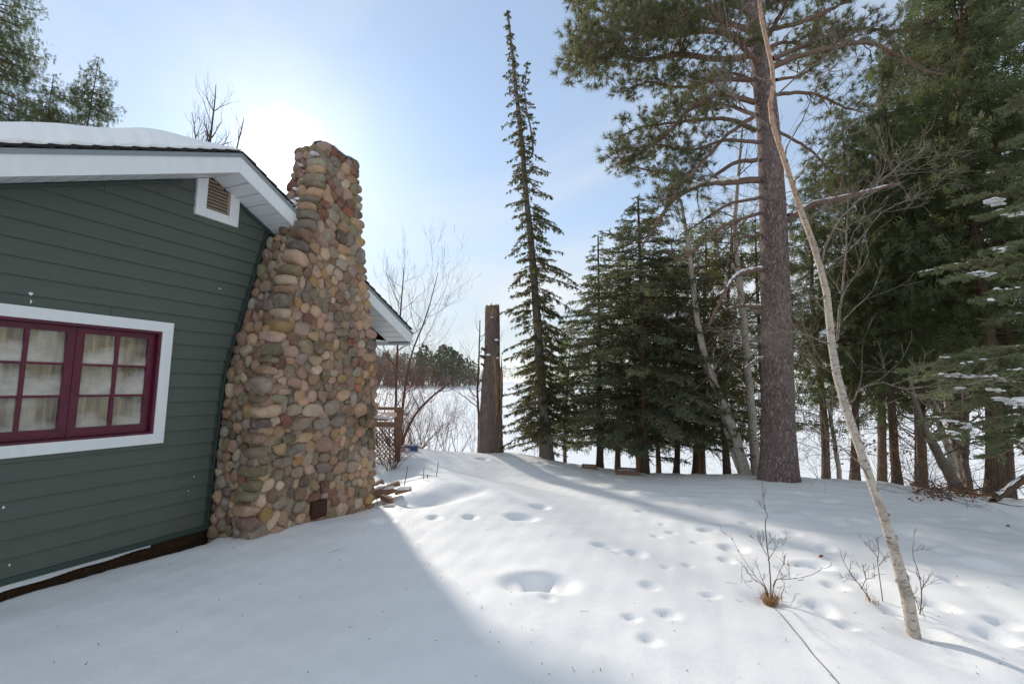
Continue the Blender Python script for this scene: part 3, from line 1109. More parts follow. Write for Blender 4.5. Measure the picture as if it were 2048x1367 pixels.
# eave fascia along both long sides
for sE in (EAVE_L, EAVE_R - .022):
    mb = MB()
    zt = zroof(sE) - .05
    box(mb, (sE, -(OV - .024), zt - .17), (sE + .022, -(DEEP - .3), zt))
    mb.build('eave_fascia', M['white'], cottage, smooth=False)
CHIM_GAP = (3.30, 4.30)
k = 0
while k * .118 < PK_S - EAVE_L:
    for sg in (-1, 1):
        a = PK_S + sg * k * .118
        b_ = PK_S + sg * (k * .118 + .15)
        if sg > 0 and b_ > EAVE_R + .05 or sg < 0 and b_ < EAVE_L - .05:
            continue
        mb = MB()
        lo, hi = (b_, a) if sg < 0 else (a, b_)
        of = OV + .016 + .006 * random.random()
        if sg > 0 and CHIM_GAP[0] < (a + b_) / 2 < CHIM_GAP[1]:
            of = 0.05
        za, zb_ = zroof(a) - .012, zroof(b_) + .004
        p = [(a, za - .014), (b_, zb_ - .012), (b_, zb_ + .006), (a, za + .004)]
        if sg < 0:
            p = p[::-1]
        prism(mb, p, [of] * 4, DEEP - .38)
        mb.build('shingle_course', M['shingle'], cottage, smooth=False)
    k += 1
# soffit panels under both rakes
pan = MB()
pw = .118
for sg in (-1, 1):
    k = 0
    while True:
        a = PK_S + sg * (.004 + k * pw)
        b_ = PK_S + sg * (k * pw + pw - .007)
        if sg < 0 and b_ < EAVE_L + .05 or sg > 0 and b_ > EAVE_R - .08:
            break
        mb = MB()
        za, zb_ = zroof(a) - FASC + .012, zroof(b_) - FASC + .012
        p = [(a, za), (b_, zb_), (b_, zb_ + .012), (a, za + .012)]
        if sg < 0:
            p = p[::-1]
        if not (sg > 0 and 3.42 < (a + b_) / 2 < 4.16):
            prism(mb, p, [OV - .024] * 4, 0.0)
            mb.build('soffit_panel', M['soffit'], cottage, smooth=False)
        k += 1
mb = MB()
for sg in (-1, 1):
    e = EAVE_L + .04 if sg < 0 else EAVE_R - .04
    for a, b_ in ([(PK_S, e)] if sg < 0 else [(PK_S, 3.38), (4.2, e)]):
        p = [(a, zroof(a) - FASC + .026), (b_, zroof(b_) - FASC + .026), (b_, zroof(b_) - FASC + .032), (a, zroof(a) - FASC + .032)]
        if sg < 0:
            p = p[::-1]
        prism(mb, p, [OV - .025] * 4, 0.0)
mb.build('soffit_backing', M['dark'], cottage, smooth=False)
# flat eave soffit on the lake side, strips running with the eave
ze = zroof(EAVE_R - .10) - FASC + .004
for j in range(4):
    mb = MB()
    a = WALL_R + .012 + j * .088
    box(mb, (a, .02, ze), (a + .078, -(DEEP - .3), ze + .012))
    mb.build('soffit_panel', M['soffit'], cottage, smooth=False)

# window: white casing, maroon jamb, two six-light sashes
win = bpy.data.objects.new('window', None)
COL.objects.link(win)
win.parent = cottage
tw = .085
for r in ((wx0, wx1, wz1 - tw, wz1), (wx0, wx1, wz0, wz0 + tw), (wx1 - tw, wx1, wz0 + tw + .001, wz1 - tw - .001), (wx0, wx0 + tw, wz0 + tw + .001, wz1 - tw - .001)):
    mb = MB()
    box(mb, (r[0], -.034, r[2]), (r[1], .010, r[3]))
    mb.build('casing_board', M['white'], win, smooth=False)
mb = MB()
j0, j1, g0, g1 = wx0 + tw, wx1 - tw, wz0 + tw, wz1 - tw
jt = .022
box(mb, (j0 + .001, -.026, g1 - jt), (j1 - .001, .12, g1 - .001))
box(mb, (j0 + .001, -.026, g0 + .001), (j1 - .001, .12, g0 + jt * .8))
box(mb, (j0 + .001, -.026, g0 + jt * .8 + .001), (j0 + jt, .12, g1 - jt - .001))
box(mb, (j1 - jt, -.026, g0 + jt * .8 + .001), (j1 - .001, .12, g1 - jt - .001))
mb.build('jamb', M['maroon'], win, smooth=False)
mid = (j0 + j1) / 2 + .0
for q, (a, b_) in enumerate(((j0 + jt + .003, mid - .002), (mid + .002, j1 - jt - .003))):
    st_, rt, rb = .052, .045, .068
    z0_, z1_ = g0 + jt * .8 + .003, g1 - jt - .003
    mb = MB()
    y0, y1 = .018, .05
    box(mb, (a, y0, z0_), (a + st_, y1, z1_))
    box(mb, (b_ - st_, y0, z0_), (b_, y1, z1_))
    box(mb, (a + st_ + .0005, y0 + .001, z1_ - rt), (b_ - st_ - .0005, y1, z1_))
    box(mb, (a + st_ + .0005, y0 + .001, z0_), (b_ - st_ - .0005, y1, z0_ + rb))
    mb.build('sash', M['maroon'], win, smooth=False)
    ga, gb, gc, gd = a + st_, b_ - st_, z0_ + rb, z1_ - rt
    mw = .018
    mb = MB()
    box(mb, ((ga + gb) / 2 - mw / 2 - .004, y0 + .004, gc), ((ga + gb) / 2 + mw / 2 + .004, y1 - .004, gd))
    mb.build('muntin', M['maroon'], win, smooth=False)
    for t in (1 / 3, 2 / 3):
        mb = MB()
        zz_ = gc + (gd - gc) * t
        box(mb, (ga, y0 + .006, zz_ - mw / 2), (gb, y1 - .006, zz_ + mw / 2))
        mb.build('muntin', M['maroon'], win, smooth=False)
    for i in range(2):
        for j in range(3):
            mb = MB()
            xa, xb = ga + (gb - ga) * i / 2, ga + (gb - ga) * (i + 1) / 2
            za, zb_ = gc + (gd - gc) * j / 3, gc + (gd - gc) * (j + 1) / 3
            mb.add([[xa, .034, za], [xb, .034, za], [xb, .034, zb_], [xa, .034, zb_], [xa, .037, za], [xb, .037, za], [xb, .037, zb_], [xa, .037, zb_]],
                   [[0, 1, 2, 3], [7, 6, 5, 4], [0, 4, 5, 1], [1, 5, 6, 2], [2, 6, 7, 3], [3, 7, 4, 0]])
            mb.build('pane', M['glass'], win, smooth=False)
    # gathered curtain behind the sash
    u = np.linspace(ga - .05, gb + .05, 150)
    zc = np.linspace(gc - .08, gd + .05, 26)
    ph = q * 2.1
    fold = (np.sin(u * 110 + ph + 2 * np.sin(u * 17)) * .016 + np.sin(u * 47 + 1.3 * ph) * .024)
    U, Zc = np.meshgrid(u, zc, indexing='ij')
    Yc = .125 + fold[:, None] * (1.15 - .5 * (Zc - zc[0]) / (zc[-1] - zc[0])) + .004 * np.sin(Zc * 9 + U * 14)
    Xw = U + .012 * np.sin(Zc * 6 + U * 9)
    mb = MB()
    i2 = np.arange(U.size).reshape(U.shape)
    pts = np.stack([Xw, Yc, Zc], -1).reshape(-1, 3)
    F2 = np.stack([i2[:-1, :-1], i2[1:, :-1], i2[1:, 1:], i2[:-1, 1:]], -1).reshape(-1, 4)
    mb.add(pts, F2)
    mb.add(pts + np.array([0, .004, 0]), F2[:, ::-1])
    o = mb.build('curtain', M['curtain'])
    o.location = tuple(cw(0, 0, 0))
    o.rotation_euler = (0, 0, RZ)
    tag(o, ('tan gathered curtain behind the left casement of the maroon window', 'tan gathered curtain behind the right casement nearest the stone chimney')[q], 'curtain', 'curtains behind the maroon window')

# gable vent with wooden louvres
vent = bpy.data.objects.new('gable_vent', None)
COL.objects.link(vent)
vent.parent = cottage
v0, v1, vz = VENT
vt = .095
lim = lambda s: zroof(s) - FASC + .006
prs = [[(v0, vz), (v0 + vt, vz), (v0 + vt, lim(v0 + vt)), (v0, lim(v0))],
       [(v1 - vt, vz), (v1, vz), (v1, lim(v1)), (v1 - vt, lim(v1 - vt))],
       [(v0 + vt + .002, vz), (v1 - vt - .002, vz), (v1 - vt - .002, vz + .085), (v0 + vt + .002, vz + .085)]]
for p in prs:
    mb = MB()
    prism(mb, p, [.040] * 4, .001)
    mb.build('casing_board', M['white'], vent, smooth=False)
mb = MB()
p = [(v0 + vt, vz + .085), (v1 - vt, vz + .085), (v1 - vt, lim(v1 - vt)), (PK_S, lim(PK_S)), (v0 + vt, lim(v0 + vt))]
prism(mb, p, [-.002] * 5, -.01)
mb.build('vent_back', M['dark'], vent, smooth=False)
mb = MB()
box(mb, (v1 - vt - .022, -.030, vz + .087), (v1 - vt - .002, .001, lim(v1 - vt) - .004))
mb.build('vent_stile', M['louvre'], vent, smooth=False)
z = vz + .095
while z < 3.50:
    mb = MB()
    s0, s1 = v0 + vt + .002, v1 - vt - .024
    s1b = min(s1, PK_S + (PK_Z - FASC - z - .03) / SLOPE)
    if s1b > s0 + .04:
        a = np.array([[s0, -.030, z], [s1b, -.030, z], [s1b, -.004, z + .030], [s0, -.004, z + .030]])
        V = np.vstack([a, a + np.array([0, 0, .007])])
        mb.add(V, [[3, 2, 1, 0], [4, 5, 6, 7], [0, 1, 5, 4], [1, 2, 6, 5], [2, 3, 7, 6], [3, 0, 4, 7]])
        mb.build('louvre', M['louvre'], vent, smooth=False)
    z += .033

# ---- fieldstone chimney: mortar core with separate stones
O_F, O_B = 0.545, 0.12
OB_LOW = -0.02
mb = MB()
zs = np.linspace(-.4, 4.15, 40)
ring = []
for z in zs:
    h = chim_hw(z) - .03
    ob = OB_LOW if z < 3.0 else O_B + .02
    of = O_F - .010
    ring += [(CH_C - h, -of, z), (CH_C + h, -of, z), (CH_C + h, -ob, z), (CH_C - h, -ob, z)]
i = np.arange(len(zs) - 1)[:, None] * 4
j = np.arange(4)[None]
mb.add(ring, np.stack([i + j, i + (j + 1) % 4, i + 4 + (j + 1) % 4, i + 4 + j], -1).reshape(-1, 4))
t = len(zs) * 4 - 4
mb.add(np.array(ring[-4:]), [[0, 1, 2, 3]])
chimney = mb.build('chimney', M['mortar'], cottage, smooth=False, label='tapering fieldstone chimney of rounded cobbles')

# stone shapes shared by many stones
ico = None
import bmesh
stone_meshes = []
for k in range(18):
    bm = bmesh.new()
    bmesh.ops.create_icosphere(bm, subdivisions=3 if k < 18 else 2, radius=1.0)
    rg = np.random.default_rng(100 + k)
    ph = rg.uniform(0, 6.28, (6, 3))
    fr = rg.uniform(0.8, 2.4, (6, 3))
    pw_ = rg.uniform(2.1, 3.3)
    planes = norm(rg.normal(size=(4, 3)) * np.array([1, .5, 1]))
    cut = rg.uniform(.66, .95, 4)
    for v in bm.verts:
        p = np.array(v.co)
        r = (np.abs(p) ** pw_).sum() ** (-1 / pw_)
        q = p * r
        for pl, c_ in zip(planes, cut):
            d_ = q @ pl - c_
            if d_ > 0:
                q = q - pl * d_ * .8
        w = sum(math.sin(fr[a_] @ q * 1.6 + ph[a_][0]) for a_ in range(6)) / 6
        q = q * (1 + .15 * w)
        v.co = q
    me = bpy.data.meshes.new('stone')
    bm.to_mesh(me)
    bm.free()
    me.polygons.foreach_set('use_smooth', np.ones(len(me.polygons), bool))
    stone_meshes.append(me)
# lower-poly set for the small ones
PAL = {'tan': (.36, .235, .15), 'lt': (.46, .36, .265), 'pink': (.345, .225, .175), 'grey': (.25, .215, .18), 'dk': (.115, .095, .078), 'brown': (.205, .125, .085), 'rust': (.26, .085, .045),
       'red': (.165, .062, .048), 'ochre': (.34, .205, .085), 'vio': (.25, .19, .17), 'green': (.20, .185, .135), 'olive': (.18, .145, .085), 'slate': (.17, .165, .15)}
pal_keys = ['tan', 'tan', 'lt', 'lt', 'pink', 'tan', 'grey', 'grey', 'brown', 'brown', 'vio', 'olive', 'olive', 'dk', 'tan', 'ochre', 'grey', 'red', 'pink', 'brown']
stones = []   # dict(centre s,o,z ; half sizes ; axes ; colour)


def zoomA(x, y):
    return 400 + x / 3.254, 260 + y / 3.254


def zoomB(x, y):
    return 400 + x / 3.107, 640 + y / 3.107


quoin = [(zoomA, q) for q in [(828, 120, 95, 105, 0, 'olive'), (785, 190, 100, 70, 5, 'grey'), (787, 245, 95, 65, 5, 'tan'), (770, 300, 105, 75, 5, 'grey'), (770, 350, 130, 55, 10, 'olive'), (745, 390, 135, 80, 8, 'tan'),
                              (730, 432, 115, 60, 5, 'grey'), (720, 480, 110, 72, 5, 'tan'), (712, 537, 120, 75, 10, 'grey'), (692, 595, 125, 90, 12, 'grey'), (688, 668, 160, 95, 15, 'brown'), (650, 748, 165, 85, 6, 'dk'),
                              (650, 830, 170, 88, 14, 'pink'), (620, 903, 145, 72, 15, 'olive'), (600, 970, 155, 78, 10, 'lt'), (570, 1028, 135, 52, 3, 'brown'), (550, 1100, 165, 95, 3, 'dk'), (540, 1185, 165, 75, 5, 'lt'), (522, 1268, 190, 88, 14, 'ochre')]]
quoin += [(zoomB, q) for q in [(482, 100, 145, 76, 12, 'pink'), (455, 182, 150, 88, 0, 'dk'), (440, 250, 150, 48, 0, 'olive'), (425, 315, 145, 60, 2, 'tan'), (390, 405, 195, 105, -12, 'grey'), (385, 488, 150, 52, 0, 'olive'),
                               (440, 565, 165, 78, -3, 'lt'), (360, 648, 160, 68, 0, 'dk'), (370, 740, 130, 70, 0, 'pink'), (365, 832, 195, 82, 3, 'grey'), (385, 935, 165, 88, 0, 'olive'), (350, 1038, 120, 72, -5, 'olive'), (320, 1108, 105, 62, 0, 'green'), (310, 1200, 110, 80, 0, 'tan'), (300, 1278, 145, 92, -8, 'pink')]]
front = [(zoomA, q) for q in [(862, 420, 85, 70, 10, 'red'), (968, 530, 60, 55, 0, 'rust'), (860, 355, 55, 60, 0, 'red'), (825, 475, 68, 65, 0, 'red'), (810, 545, 78, 72, 0, 'red'), (887, 505, 58, 62, 0, 'green'), (790, 625, 56, 88, 0, 'lt'), (860, 613, 82, 55, 15, 'pink'), (935, 630, 70, 82, 30, 'tan'),
                              (1005, 655, 62, 82, 0, 'green'), (858, 672, 72, 55, 10, 'pink'), (930, 692, 82, 85, 30, 'dk'), (945, 775, 88, 75, 10, 'tan'), (880, 735, 62, 52, 0, 'pink'), (805, 725, 78, 78, 30, 'vio'), (990, 720, 0, 0, 0, '')]]
front += [(zoomB, q) for q in [(645, 55, 98, 88, 0, 'vio'), (714, 98, 76, 66, 0, 'tan'), (806, 35, 66, 74, 0, 'pink'), (886, 75, 96, 52, -5, 'grey'), (572, 192, 92, 70, 0, 'pink'), (648, 150, 66, 70, 0, 'tan'), (742, 170, 88, 84, 20, 'olive'), (800, 160, 76, 58, 0, 'ochre'), (725, 250, 84, 62, 0, 'lt'), (800, 278, 78, 62, 0, 'tan'), (640, 240, 78, 72, -30, 'vio'),
                               (950, 138, 62, 55, 0, 'rust'), (1010, 148, 50, 62, 0, 'lt'), (620, 470, 88, 75, 0, 'tan'), (703, 472, 62, 76, 0, 'pink'), (592, 555, 104, 72, -8, 'grey'), (708, 560, 124, 82, 0, 'lt'), (825, 540, 100, 98, -20, 'vio'), (910, 550, 74, 66, 0, 'brown'), (1000, 560, 72, 92, 0, 'tan'), (635, 645, 124, 78, -6, 'vio'), (755, 645, 108, 66, -8, 'grey'), (865, 625, 92, 78, 0, 'grey'),
                               (940, 625, 68, 56, 0, 'pink'), (780, 770, 112, 98, 0, 'pink'), (660, 730, 98, 62, 0, 'tan'), (558, 735, 94, 66, 0, 'green'), (505, 800, 86, 82, 0, 'tan'), (615, 800, 112, 62, -10, 'grey'), (525, 880, 118, 66, 5, 'grey'), (620, 878, 78, 54, -20, 'ochre'), (776, 915, 104, 68, 5, 'vio'), (880, 915, 84, 72, -30, 'pink'), (955, 910, 70, 76, 0, 'vio'), (613, 945, 78, 72, 0, 'grey'),
                               (685, 930, 66, 62, 0, 'pink'), (510, 1135, 88, 76, -10, 'grey'), (720, 1103, 86, 58, -8, 'red'), (632, 1160, 82, 76, 0, 'grey'), (415, 1212, 92, 88, -40, 'ochre'), (540, 380, 0, 0, 0, ''), (907, 405, 64, 28, 0, 'red'), (988, 422, 48, 60, 0, 'rust'), (1062, 570, 75, 92, 0, 'olive'), (1066, 640, 70, 75, 0, 'brown'), (1072, 158, 66, 70, 0, 'slate'), (1066, 230, 88, 56, 0, 'tan'), (1070, 85, 70, 58, 0, 'pink'),
                               (520, 375, 62, 54, 0, 'lt'), (715, 370, 74, 66, 0, 'tan'), (600, 388, 82, 66, 10, 'pink'), (785, 345, 58, 62, 0, 'olive'), (845, 330, 56, 55, 0, 'pink'), (890, 360, 58, 56, 0, 'ochre'), (535, 445, 84, 48, 0, 'tan'), (505, 490, 122, 60, 10, 'green'), (765, 470, 64, 78, 20, 'pink'), (900, 468, 82, 74, -10, 'tan')]]
O_S = O_F
tr_q, tr_f = [], []
rgq = np.random.default_rng(3)
for fn, (x, y, w, h, r, c_) in quoin:
    s, z = wall_pt(*fn(x, y), O_F + .05)
    s2, z2 = wall_pt(*fn(x + w / 2, y), O_F + .05)
    s1, z1 = wall_pt(*fn(x - w / 2, y), O_F + .05)
    _, za = wall_pt(*fn(x, y - h / 2), O_F + .05)
    _, zb_ = wall_pt(*fn(x, y + h / 2), O_F + .05)
    hz = (za - zb_) / 2
    zc_ = (za + zb_) / 2
    left = CH_C - chim_hw(zc_)
    # the stone turns the corner: its visible width spans both faces
    hs = max(.07, min(.15, (s2 - left) * .55))
    stones.append(dict(c=(left + hs * .70 + rgq.normal() * .012, O_F - .075 + rgq.normal() * .012, zc_), h=(hs * rgq.uniform(.98, 1.2), .135, hz * rgq.uniform(1.05, 1.2)), rot=-rad(r) * .6 + rgq.normal() * .06, col=c_, q=True))
    tr_q.append((left + hs * .70, zc_, hs * 1.05, hz * 1.05))
for fn, (x, y, w, h, r, c_) in front:
    if not w:
        continue
    s, z = wall_pt(*fn(x, y), O_F + .03)
    s1, _ = wall_pt(*fn(x - w / 2, y), O_F + .03)
    s2, _ = wall_pt(*fn(x + w / 2, y), O_F + .03)
    _, za = wall_pt(*fn(x, y - h / 2), O_F + .03)
    _, zb_ = wall_pt(*fn(x, y + h / 2), O_F + .03)
    hs, hz = (s2 - s1) / 2, (za - zb_) / 2
    tr_f.append((s, z, hs, hz))
    stones.append(dict(c=(s, O_F, z), h=(hs * 1.02, min(hs, hz) * .70, hz * 1.02), rot=-rad(r), col=c_, q=False))
# iron clean-out door near the foot
ds, dz = wall_pt(*zoomB(732, 1165), O_F)
tr_f.append((ds, dz, .105, .085))


def fill_face(u0, u1, v0, v1, inside, holes, n, rg, iters=14):
    """relaxed random cells over a face -> centre, half sizes, angle"""
    g = .0125
    U, V = np.meshgrid(np.arange(u0, u1, g), np.arange(v0, v1, g))
    G = np.stack([U.ravel(), V.ravel()], 1)
    ok = inside(G[:, 0], G[:, 1])
    for (a, b_, ha, hb) in holes:
        ok &= (np.abs((G[:, 0] - a) / (ha + .002)) ** 2.4 + np.abs((G[:, 1] - b_) / (hb + .002)) ** 2.4) > 1
    G = G[ok]
    S = G[rg.choice(len(G), n, replace=False)]
    wgt = rg.uniform(-.0026, .0026, n)
    for it in range(iters):
        d2 = np.empty(len(G), int)
        for i in range(0, len(G), 4000):
            q = ((G[i:i + 4000, None, :] - S[None]) ** 2).sum(-1) - wgt[None]
            d2[i:i + 4000] = q.argmin(1)
        cnt = np.bincount(d2, minlength=n)
        sx_ = np.bincount(d2, G[:, 0], n)
        sy_ = np.bincount(d2, G[:, 1], n)
        k = cnt > 0
        S[k] = np.stack([sx_[k] / cnt[k], sy_[k] / cnt[k]], 1)
    out = []
    for i in range(n):
        P_ = G[d2 == i]
        if len(P_) < 10:
            continue
        c = P_.mean(0)
        cov = np.cov((P_ - c).T)
        ev, evec = np.linalg.eigh(cov)
        ev = np.sqrt(np.maximum(ev, 1e-6)) * 2.0
        a = evec[:, 1]
        ang = math.atan2(a[1], a[0])
        if ang > math.pi / 2:
            ang -= math.pi
        if ang < -math.pi / 2:
            ang += math.pi
        big_, small_ = min(ev[1], ev[0] * 1.9), ev[0]
        sc_ = rg.uniform(.84, 1.02)
        out.append((c[0], c[1], big_ * sc_, small_ * sc_, ang))
    return out


rgs = np.random.default_rng(42)
hwv = np.vectorize(chim_hw)
fr_in = lambda u, v: (np.abs(u - CH_C) < hwv(v) - .012)
for (s, z, a, b_, ang) in fill_face(2.9, 4.7, -.15, 4.12, fr_in, tr_f + tr_q, 320, rgs):
    stones.append(dict(c=(s, O_F - .012 + rgs.uniform(-.012, .012), z), h=(a * 1.04, min(a, b_) * rgs.uniform(.5, .72), b_ * 1.04), rot=ang, col=None, q=False))
# left side face (seen from the camera), coordinates (o, z)
sd_in = lambda u, v: (u > np.where(v < 3.12, .02, .14)) & (u < O_F - .10)
for (o_, z, a, b_, ang) in fill_face(.0, O_F, -.15, 4.12, sd_in, [], 150, rgs):
    h = chim_hw(z)
    stones.append(dict(c=(CH_C - h + .02, o_, z), h=(a, min(a, b_) * .75, b_), rot=ang, col=None, q=False, side=True))
# cap stones and far-edge profile stones
for u in np.linspace(CH_C - .23, CH_C + .23, 5):
    for o_ in np.linspace(.16, O_F - .03, 4):
        stones.append(dict(c=(u, o_, 4.14 + rgs.uniform(-.02, .02)), h=(.075, .07, .06), rot=rgs.uniform(-.3, .3), col=None, q=False))
for z in np.arange(.0, 4.1, .105):
    zz_ = z + rgs.uniform(-.02, .02)
    stones.append(dict(c=(CH_C + chim_hw(zz_) - .03, O_F - .05 + rgs.uniform(-.03, .01), zz_), h=(.065 + .02 * rgs.random(), .085, .055), rot=rgs.uniform(-.2, .2), col=None, q=False))
    stones.append(dict(c=(CH_C + chim_hw(zz_) - .03, .22 + rgs.uniform(-.05, .05), zz_), h=(.06, .13, .055), rot=rgs.uniform(-.2, .2), col=None, q=False))
size = []
for st in stones:
    P_ = cw(*st['c'])
    st['px'] = st['h'][0] * st['h'][2] / ((P_ - EYE) @ (P_ - EYE))
    if st['c'][1] < .3 and st['c'][0] > CH_C:
        st['px'] *= .01
stones.sort(key=lambda q: -q['px'])
mixm = MB()
for i, st in enumerate(stones):
    me = stone_meshes[i % len(stone_meshes)]
    if st['col']:
        c = np.array(PAL[st['col']])
    else:
        c = np.array(PAL[pal_keys[rgs.integers(len(pal_keys))]])
    c = (c * .80 + np.array((.29, .21, .145)) * .20) * rgs.uniform(1.0, 1.8) * np.array((1.04, 1.0, .93)) * (1 + rgs.normal(size=3) * .03)
    # each stone at its own centre, with a small random tilt
    s, o_, z = st['c']
    R = Matrix.Rotation(rgs.uniform(-.06, .06), 4, 'X')
    if st.get('side'):
        Mx = Matrix.Translation((s, -o_, z)) @ Matrix.Rotation(-math.pi / 2, 4, 'Z') @ Matrix.Rotation(st['rot'], 4, 'Y').inverted()
    else:
        Mx = Matrix.Translation((s, -o_, z)) @ Matrix.Rotation(-st['rot'], 4, 'Y')
    fl = Matrix.Diagonal((st['h'][0] * rgs.choice([-1, 1]), st['h'][1], st['h'][2] * rgs.choice([-1, 1]), 1))
    if fl[0][0] * fl[2][2] < 0:
        fl[1][1] *= -1
    T = Mx @ R @ fl
    if i < 299:
        o = link('stone', me, M['stone'], chimney)
        o.color = (*c, 1)
        o.matrix_local = T
    else:
        V = np.array([v.co for v in me.vertices])
        Tn = np.array(T)
        V = V @ Tn[:3, :3].T + Tn[:3, 3]
        F3 = np.array([p.vertices[:] for p in me.polygons])
        if np.linalg.det(Tn[:3, :3]) < 0:
            F3 = F3[:, ::-1]
        mixm.add(V, F3, col=np.tile((*c, 1), (len(V), 1)))
o = mixm.build('small_stones', M['stone_mix'], chimney, cols=True, kind='stuff')
mb = MB()
box(mb, (ds - .10, -(O_F + .03), dz - .10), (ds + .10, -(O_F - .05), dz + .085))
box(mb, (ds - .085, -(O_F + .036), dz - .09), (ds + .085, -(O_F + .031), dz + .07))
mb.build('cleanout_door', M['iron'], chimney, smooth=False)

# snow lying on the roof: thick on the near slope, thinning to the ridge
mb = MB()
ssn = np.linspace(EAVE_L, PK_S + .02, 120)
osn = np.concatenate([np.linspace(OV - .005, OV - .35, 30), np.linspace(OV - .42, DEEP - .3, 26)])
SS, OO = np.meshgrid(ssn, osn, indexing='ij')
inl = np.clip((OV - .005 - OO) / .30, 0, 1)
prof = 1 - (1 - inl) ** 2.4
ends = np.clip((PK_S + .02 - SS) / .75, 0, 1)
th = (.21 + .012 * np.sin(SS * 3 + 1) + .012 * np.sin(OO * 7 + SS * 9)) * np.sqrt(ends) * (.10 + .90 * prof) + (.010 * np.sin(SS * 31 + 2 * np.sin(SS * 7)) + .008 * np.sin(SS * 67 + 1)) * np.sqrt(ends) * (1 - prof)
th = th * (1 - .05 * np.sin(SS * 23) * (1 - prof))
ZZs = PK_Z - SLOPE_L * (PK_S - SS) + .012 + th
ii = np.arange(SS.size).reshape(SS.shape)
V = np.stack([SS, -OO, ZZs], -1).reshape(-1, 3)
mb.add(V, np.stack([ii[:-1, :-1], ii[1:, :-1], ii[1:, 1:], ii[:-1, 1:]], -1).reshape(-1, 4))
# front lip down to the shingles
lo = np.stack([ssn, np.full_like(ssn, -(OV - .005)), PK_Z - SLOPE_L * (PK_S - ssn) + .008], -1)
hi = V.reshape(SS.shape + (3,))[:, 0]
k = len(ssn)
mb.add(np.vstack([lo, hi]), [[i, i + 1, k + i + 1, k + i] for i in range(k - 1)])
o = mb.build('roof_snow', M['snow'])
o.location, o.rotation_euler = tuple(cw(0, 0, 0)), (0, 0, RZ)
tag(o, 'smooth blanket of snow lying on the cottage roof', 'snow', kind='stuff')
# thin snow on the far slope, wedged against the chimney, and crusts on the chimney stones
mb = MB()


def snow_lump(mb, c, rx, ry, rz, rg, n=10):
    a = np.linspace(0, 2 * np.pi, n, endpoint=False)
    V = [(c[0], c[1], c[2] + rz)]
    F = []
    for k_, (f, h) in enumerate(((.55, .82), (.9, .35), (1.0, -.25))):
        w = 1 + .22 * rg.normal(size=n)
        V += [(c[0] + rx * f * w[i] * math.cos(a[i]), c[1] + ry * f * w[i] * math.sin(a[i]), c[2] + rz * h) for i in range(n)]
    for i in range(n):
        F.append([0, 1 + i, 1 + (i + 1) % n, 1 + (i + 1) % n])
    mb.add(V, [[f[0], f[1], f[2]] for f in F])
    Q = []
    for k_ in range(2):
        for i in range(n):
            a0 = 1 + k_ * n
            Q.append([a0 + i, a0 + n + i, a0 + n + (i + 1) % n, a0 + (i + 1) % n])
    mb.V.append(np.zeros((0, 3)))
    mb.F.append((np.array(Q) + mb.n - (1 + 3 * n), 0))
    mb.C.append(np.zeros((0, 4)))


rgl = np.random.default_rng(5)
for px, py, w, h in [(602, 408, 22, 10), (612, 382, 18, 8), (596, 400, 14, 10), (590, 378, 10, 6), (640, 292, 14, 6), (655, 290, 16, 7), (630, 308, 16, 6), (612, 345, 12, 5), (606, 362, 14, 5), (625, 365, 10, 4), (604, 432, 12, 7), (600, 455, 10, 6), (601, 330, 10, 4)]:
    s, z = wall_pt(px, py, .36 if px < 625 else .5)
    k_ = .0045
    snow_lump(mb, (s, -(.36 if px < 625 else .5), z), w * k_ * .6, w * k_ * .6, h * k_ * .7, rgl)
for t in np.linspace(0, 1, 9):
    snow_lump(mb, (CH_C - .22 + .44 * t, -(O_F - .08), 4.20 + .006 * math.sin(9 * t)), .075, .10, .028, rgl)
s0 = 3.36
for t in np.linspace(0, 1, 5):
    s = 3.32 + .12 * t
    snow_lump(mb, (s, -(.30 - .1 * t), zroof(s) + .02), .09, .16, .05, rgl)
o = mb.build('chimney_snow', M['snow'])
o.location, o.rotation_euler = tuple(cw(0, 0, 0)), (0, 0, RZ)
tag(o, 'small crusts of snow caught on the chimney stones and shoulder', 'snow', kind='stuff')

# ------------------------------------------------------------------ vegetation builders


def ground_at_px(px, py, Y):
    P = at(px, py, Y)
    return np.array([P[0], P[1], gz(P[0], P[1])])


def pixpath(pts, Y0, Y1=None):
    """photo pixels, given a real distance that may drift along the way, to a path in the place"""
    Y1 = Y0 if Y1 is None else Y1
    k = len(pts)
    return np.array([at(p[0], p[1], Y0 + (Y1 - Y0) * i / max(1, k - 1)) for i, p in enumerate(pts)])


def resample(P, n):
    P = np.asarray(P, float)
    seg = np.r_[0, np.cumsum(np.linalg.norm(np.diff(P, axis=0), axis=1))]
    t = np.linspace(0, seg[-1], n)
    return np.stack([np.interp(t, seg, P[:, i]) for i in range(3)], 1), seg[-1]


def perp_basis(d):
    d = norm(d)
    ref = np.array([0, 0, 1.0]) if abs(d[2]) < .95 else np.array([1.0, 0, 0])
    s = norm(np.cross(d, ref))
    return d, s, np.cross(s, d)


def tufts(mb, c, d, rg, L=.115, w=.0042, n=26, mi=0):
    """bottle-brush ends of a long-needled pine"""
    c, d = np.asarray(c, float).reshape(-1, 3), norm(np.asarray(d, float).reshape(-1, 3))
    k = len(c)
    t = rg.uniform(-.45, 1.0, (k, n, 1))
    base = c[:, None, :] + d[:, None, :] * (t - .6) * .055
    rnd = norm(rg.normal(size=(k, n, 3)))
    rnd = norm(rnd - (rnd * d[:, None]).sum(-1, keepdims=True) * d[:, None])
    dirs = norm(rnd + d[:, None, :] * rg.uniform(.25, 1.7, (k, n, 1)))
    blades(mb, base.reshape(-1, 3), dirs.reshape(-1, 3), L * rg.uniform(.7, 1.15, k * n), w, rg=rg, mi=mi)


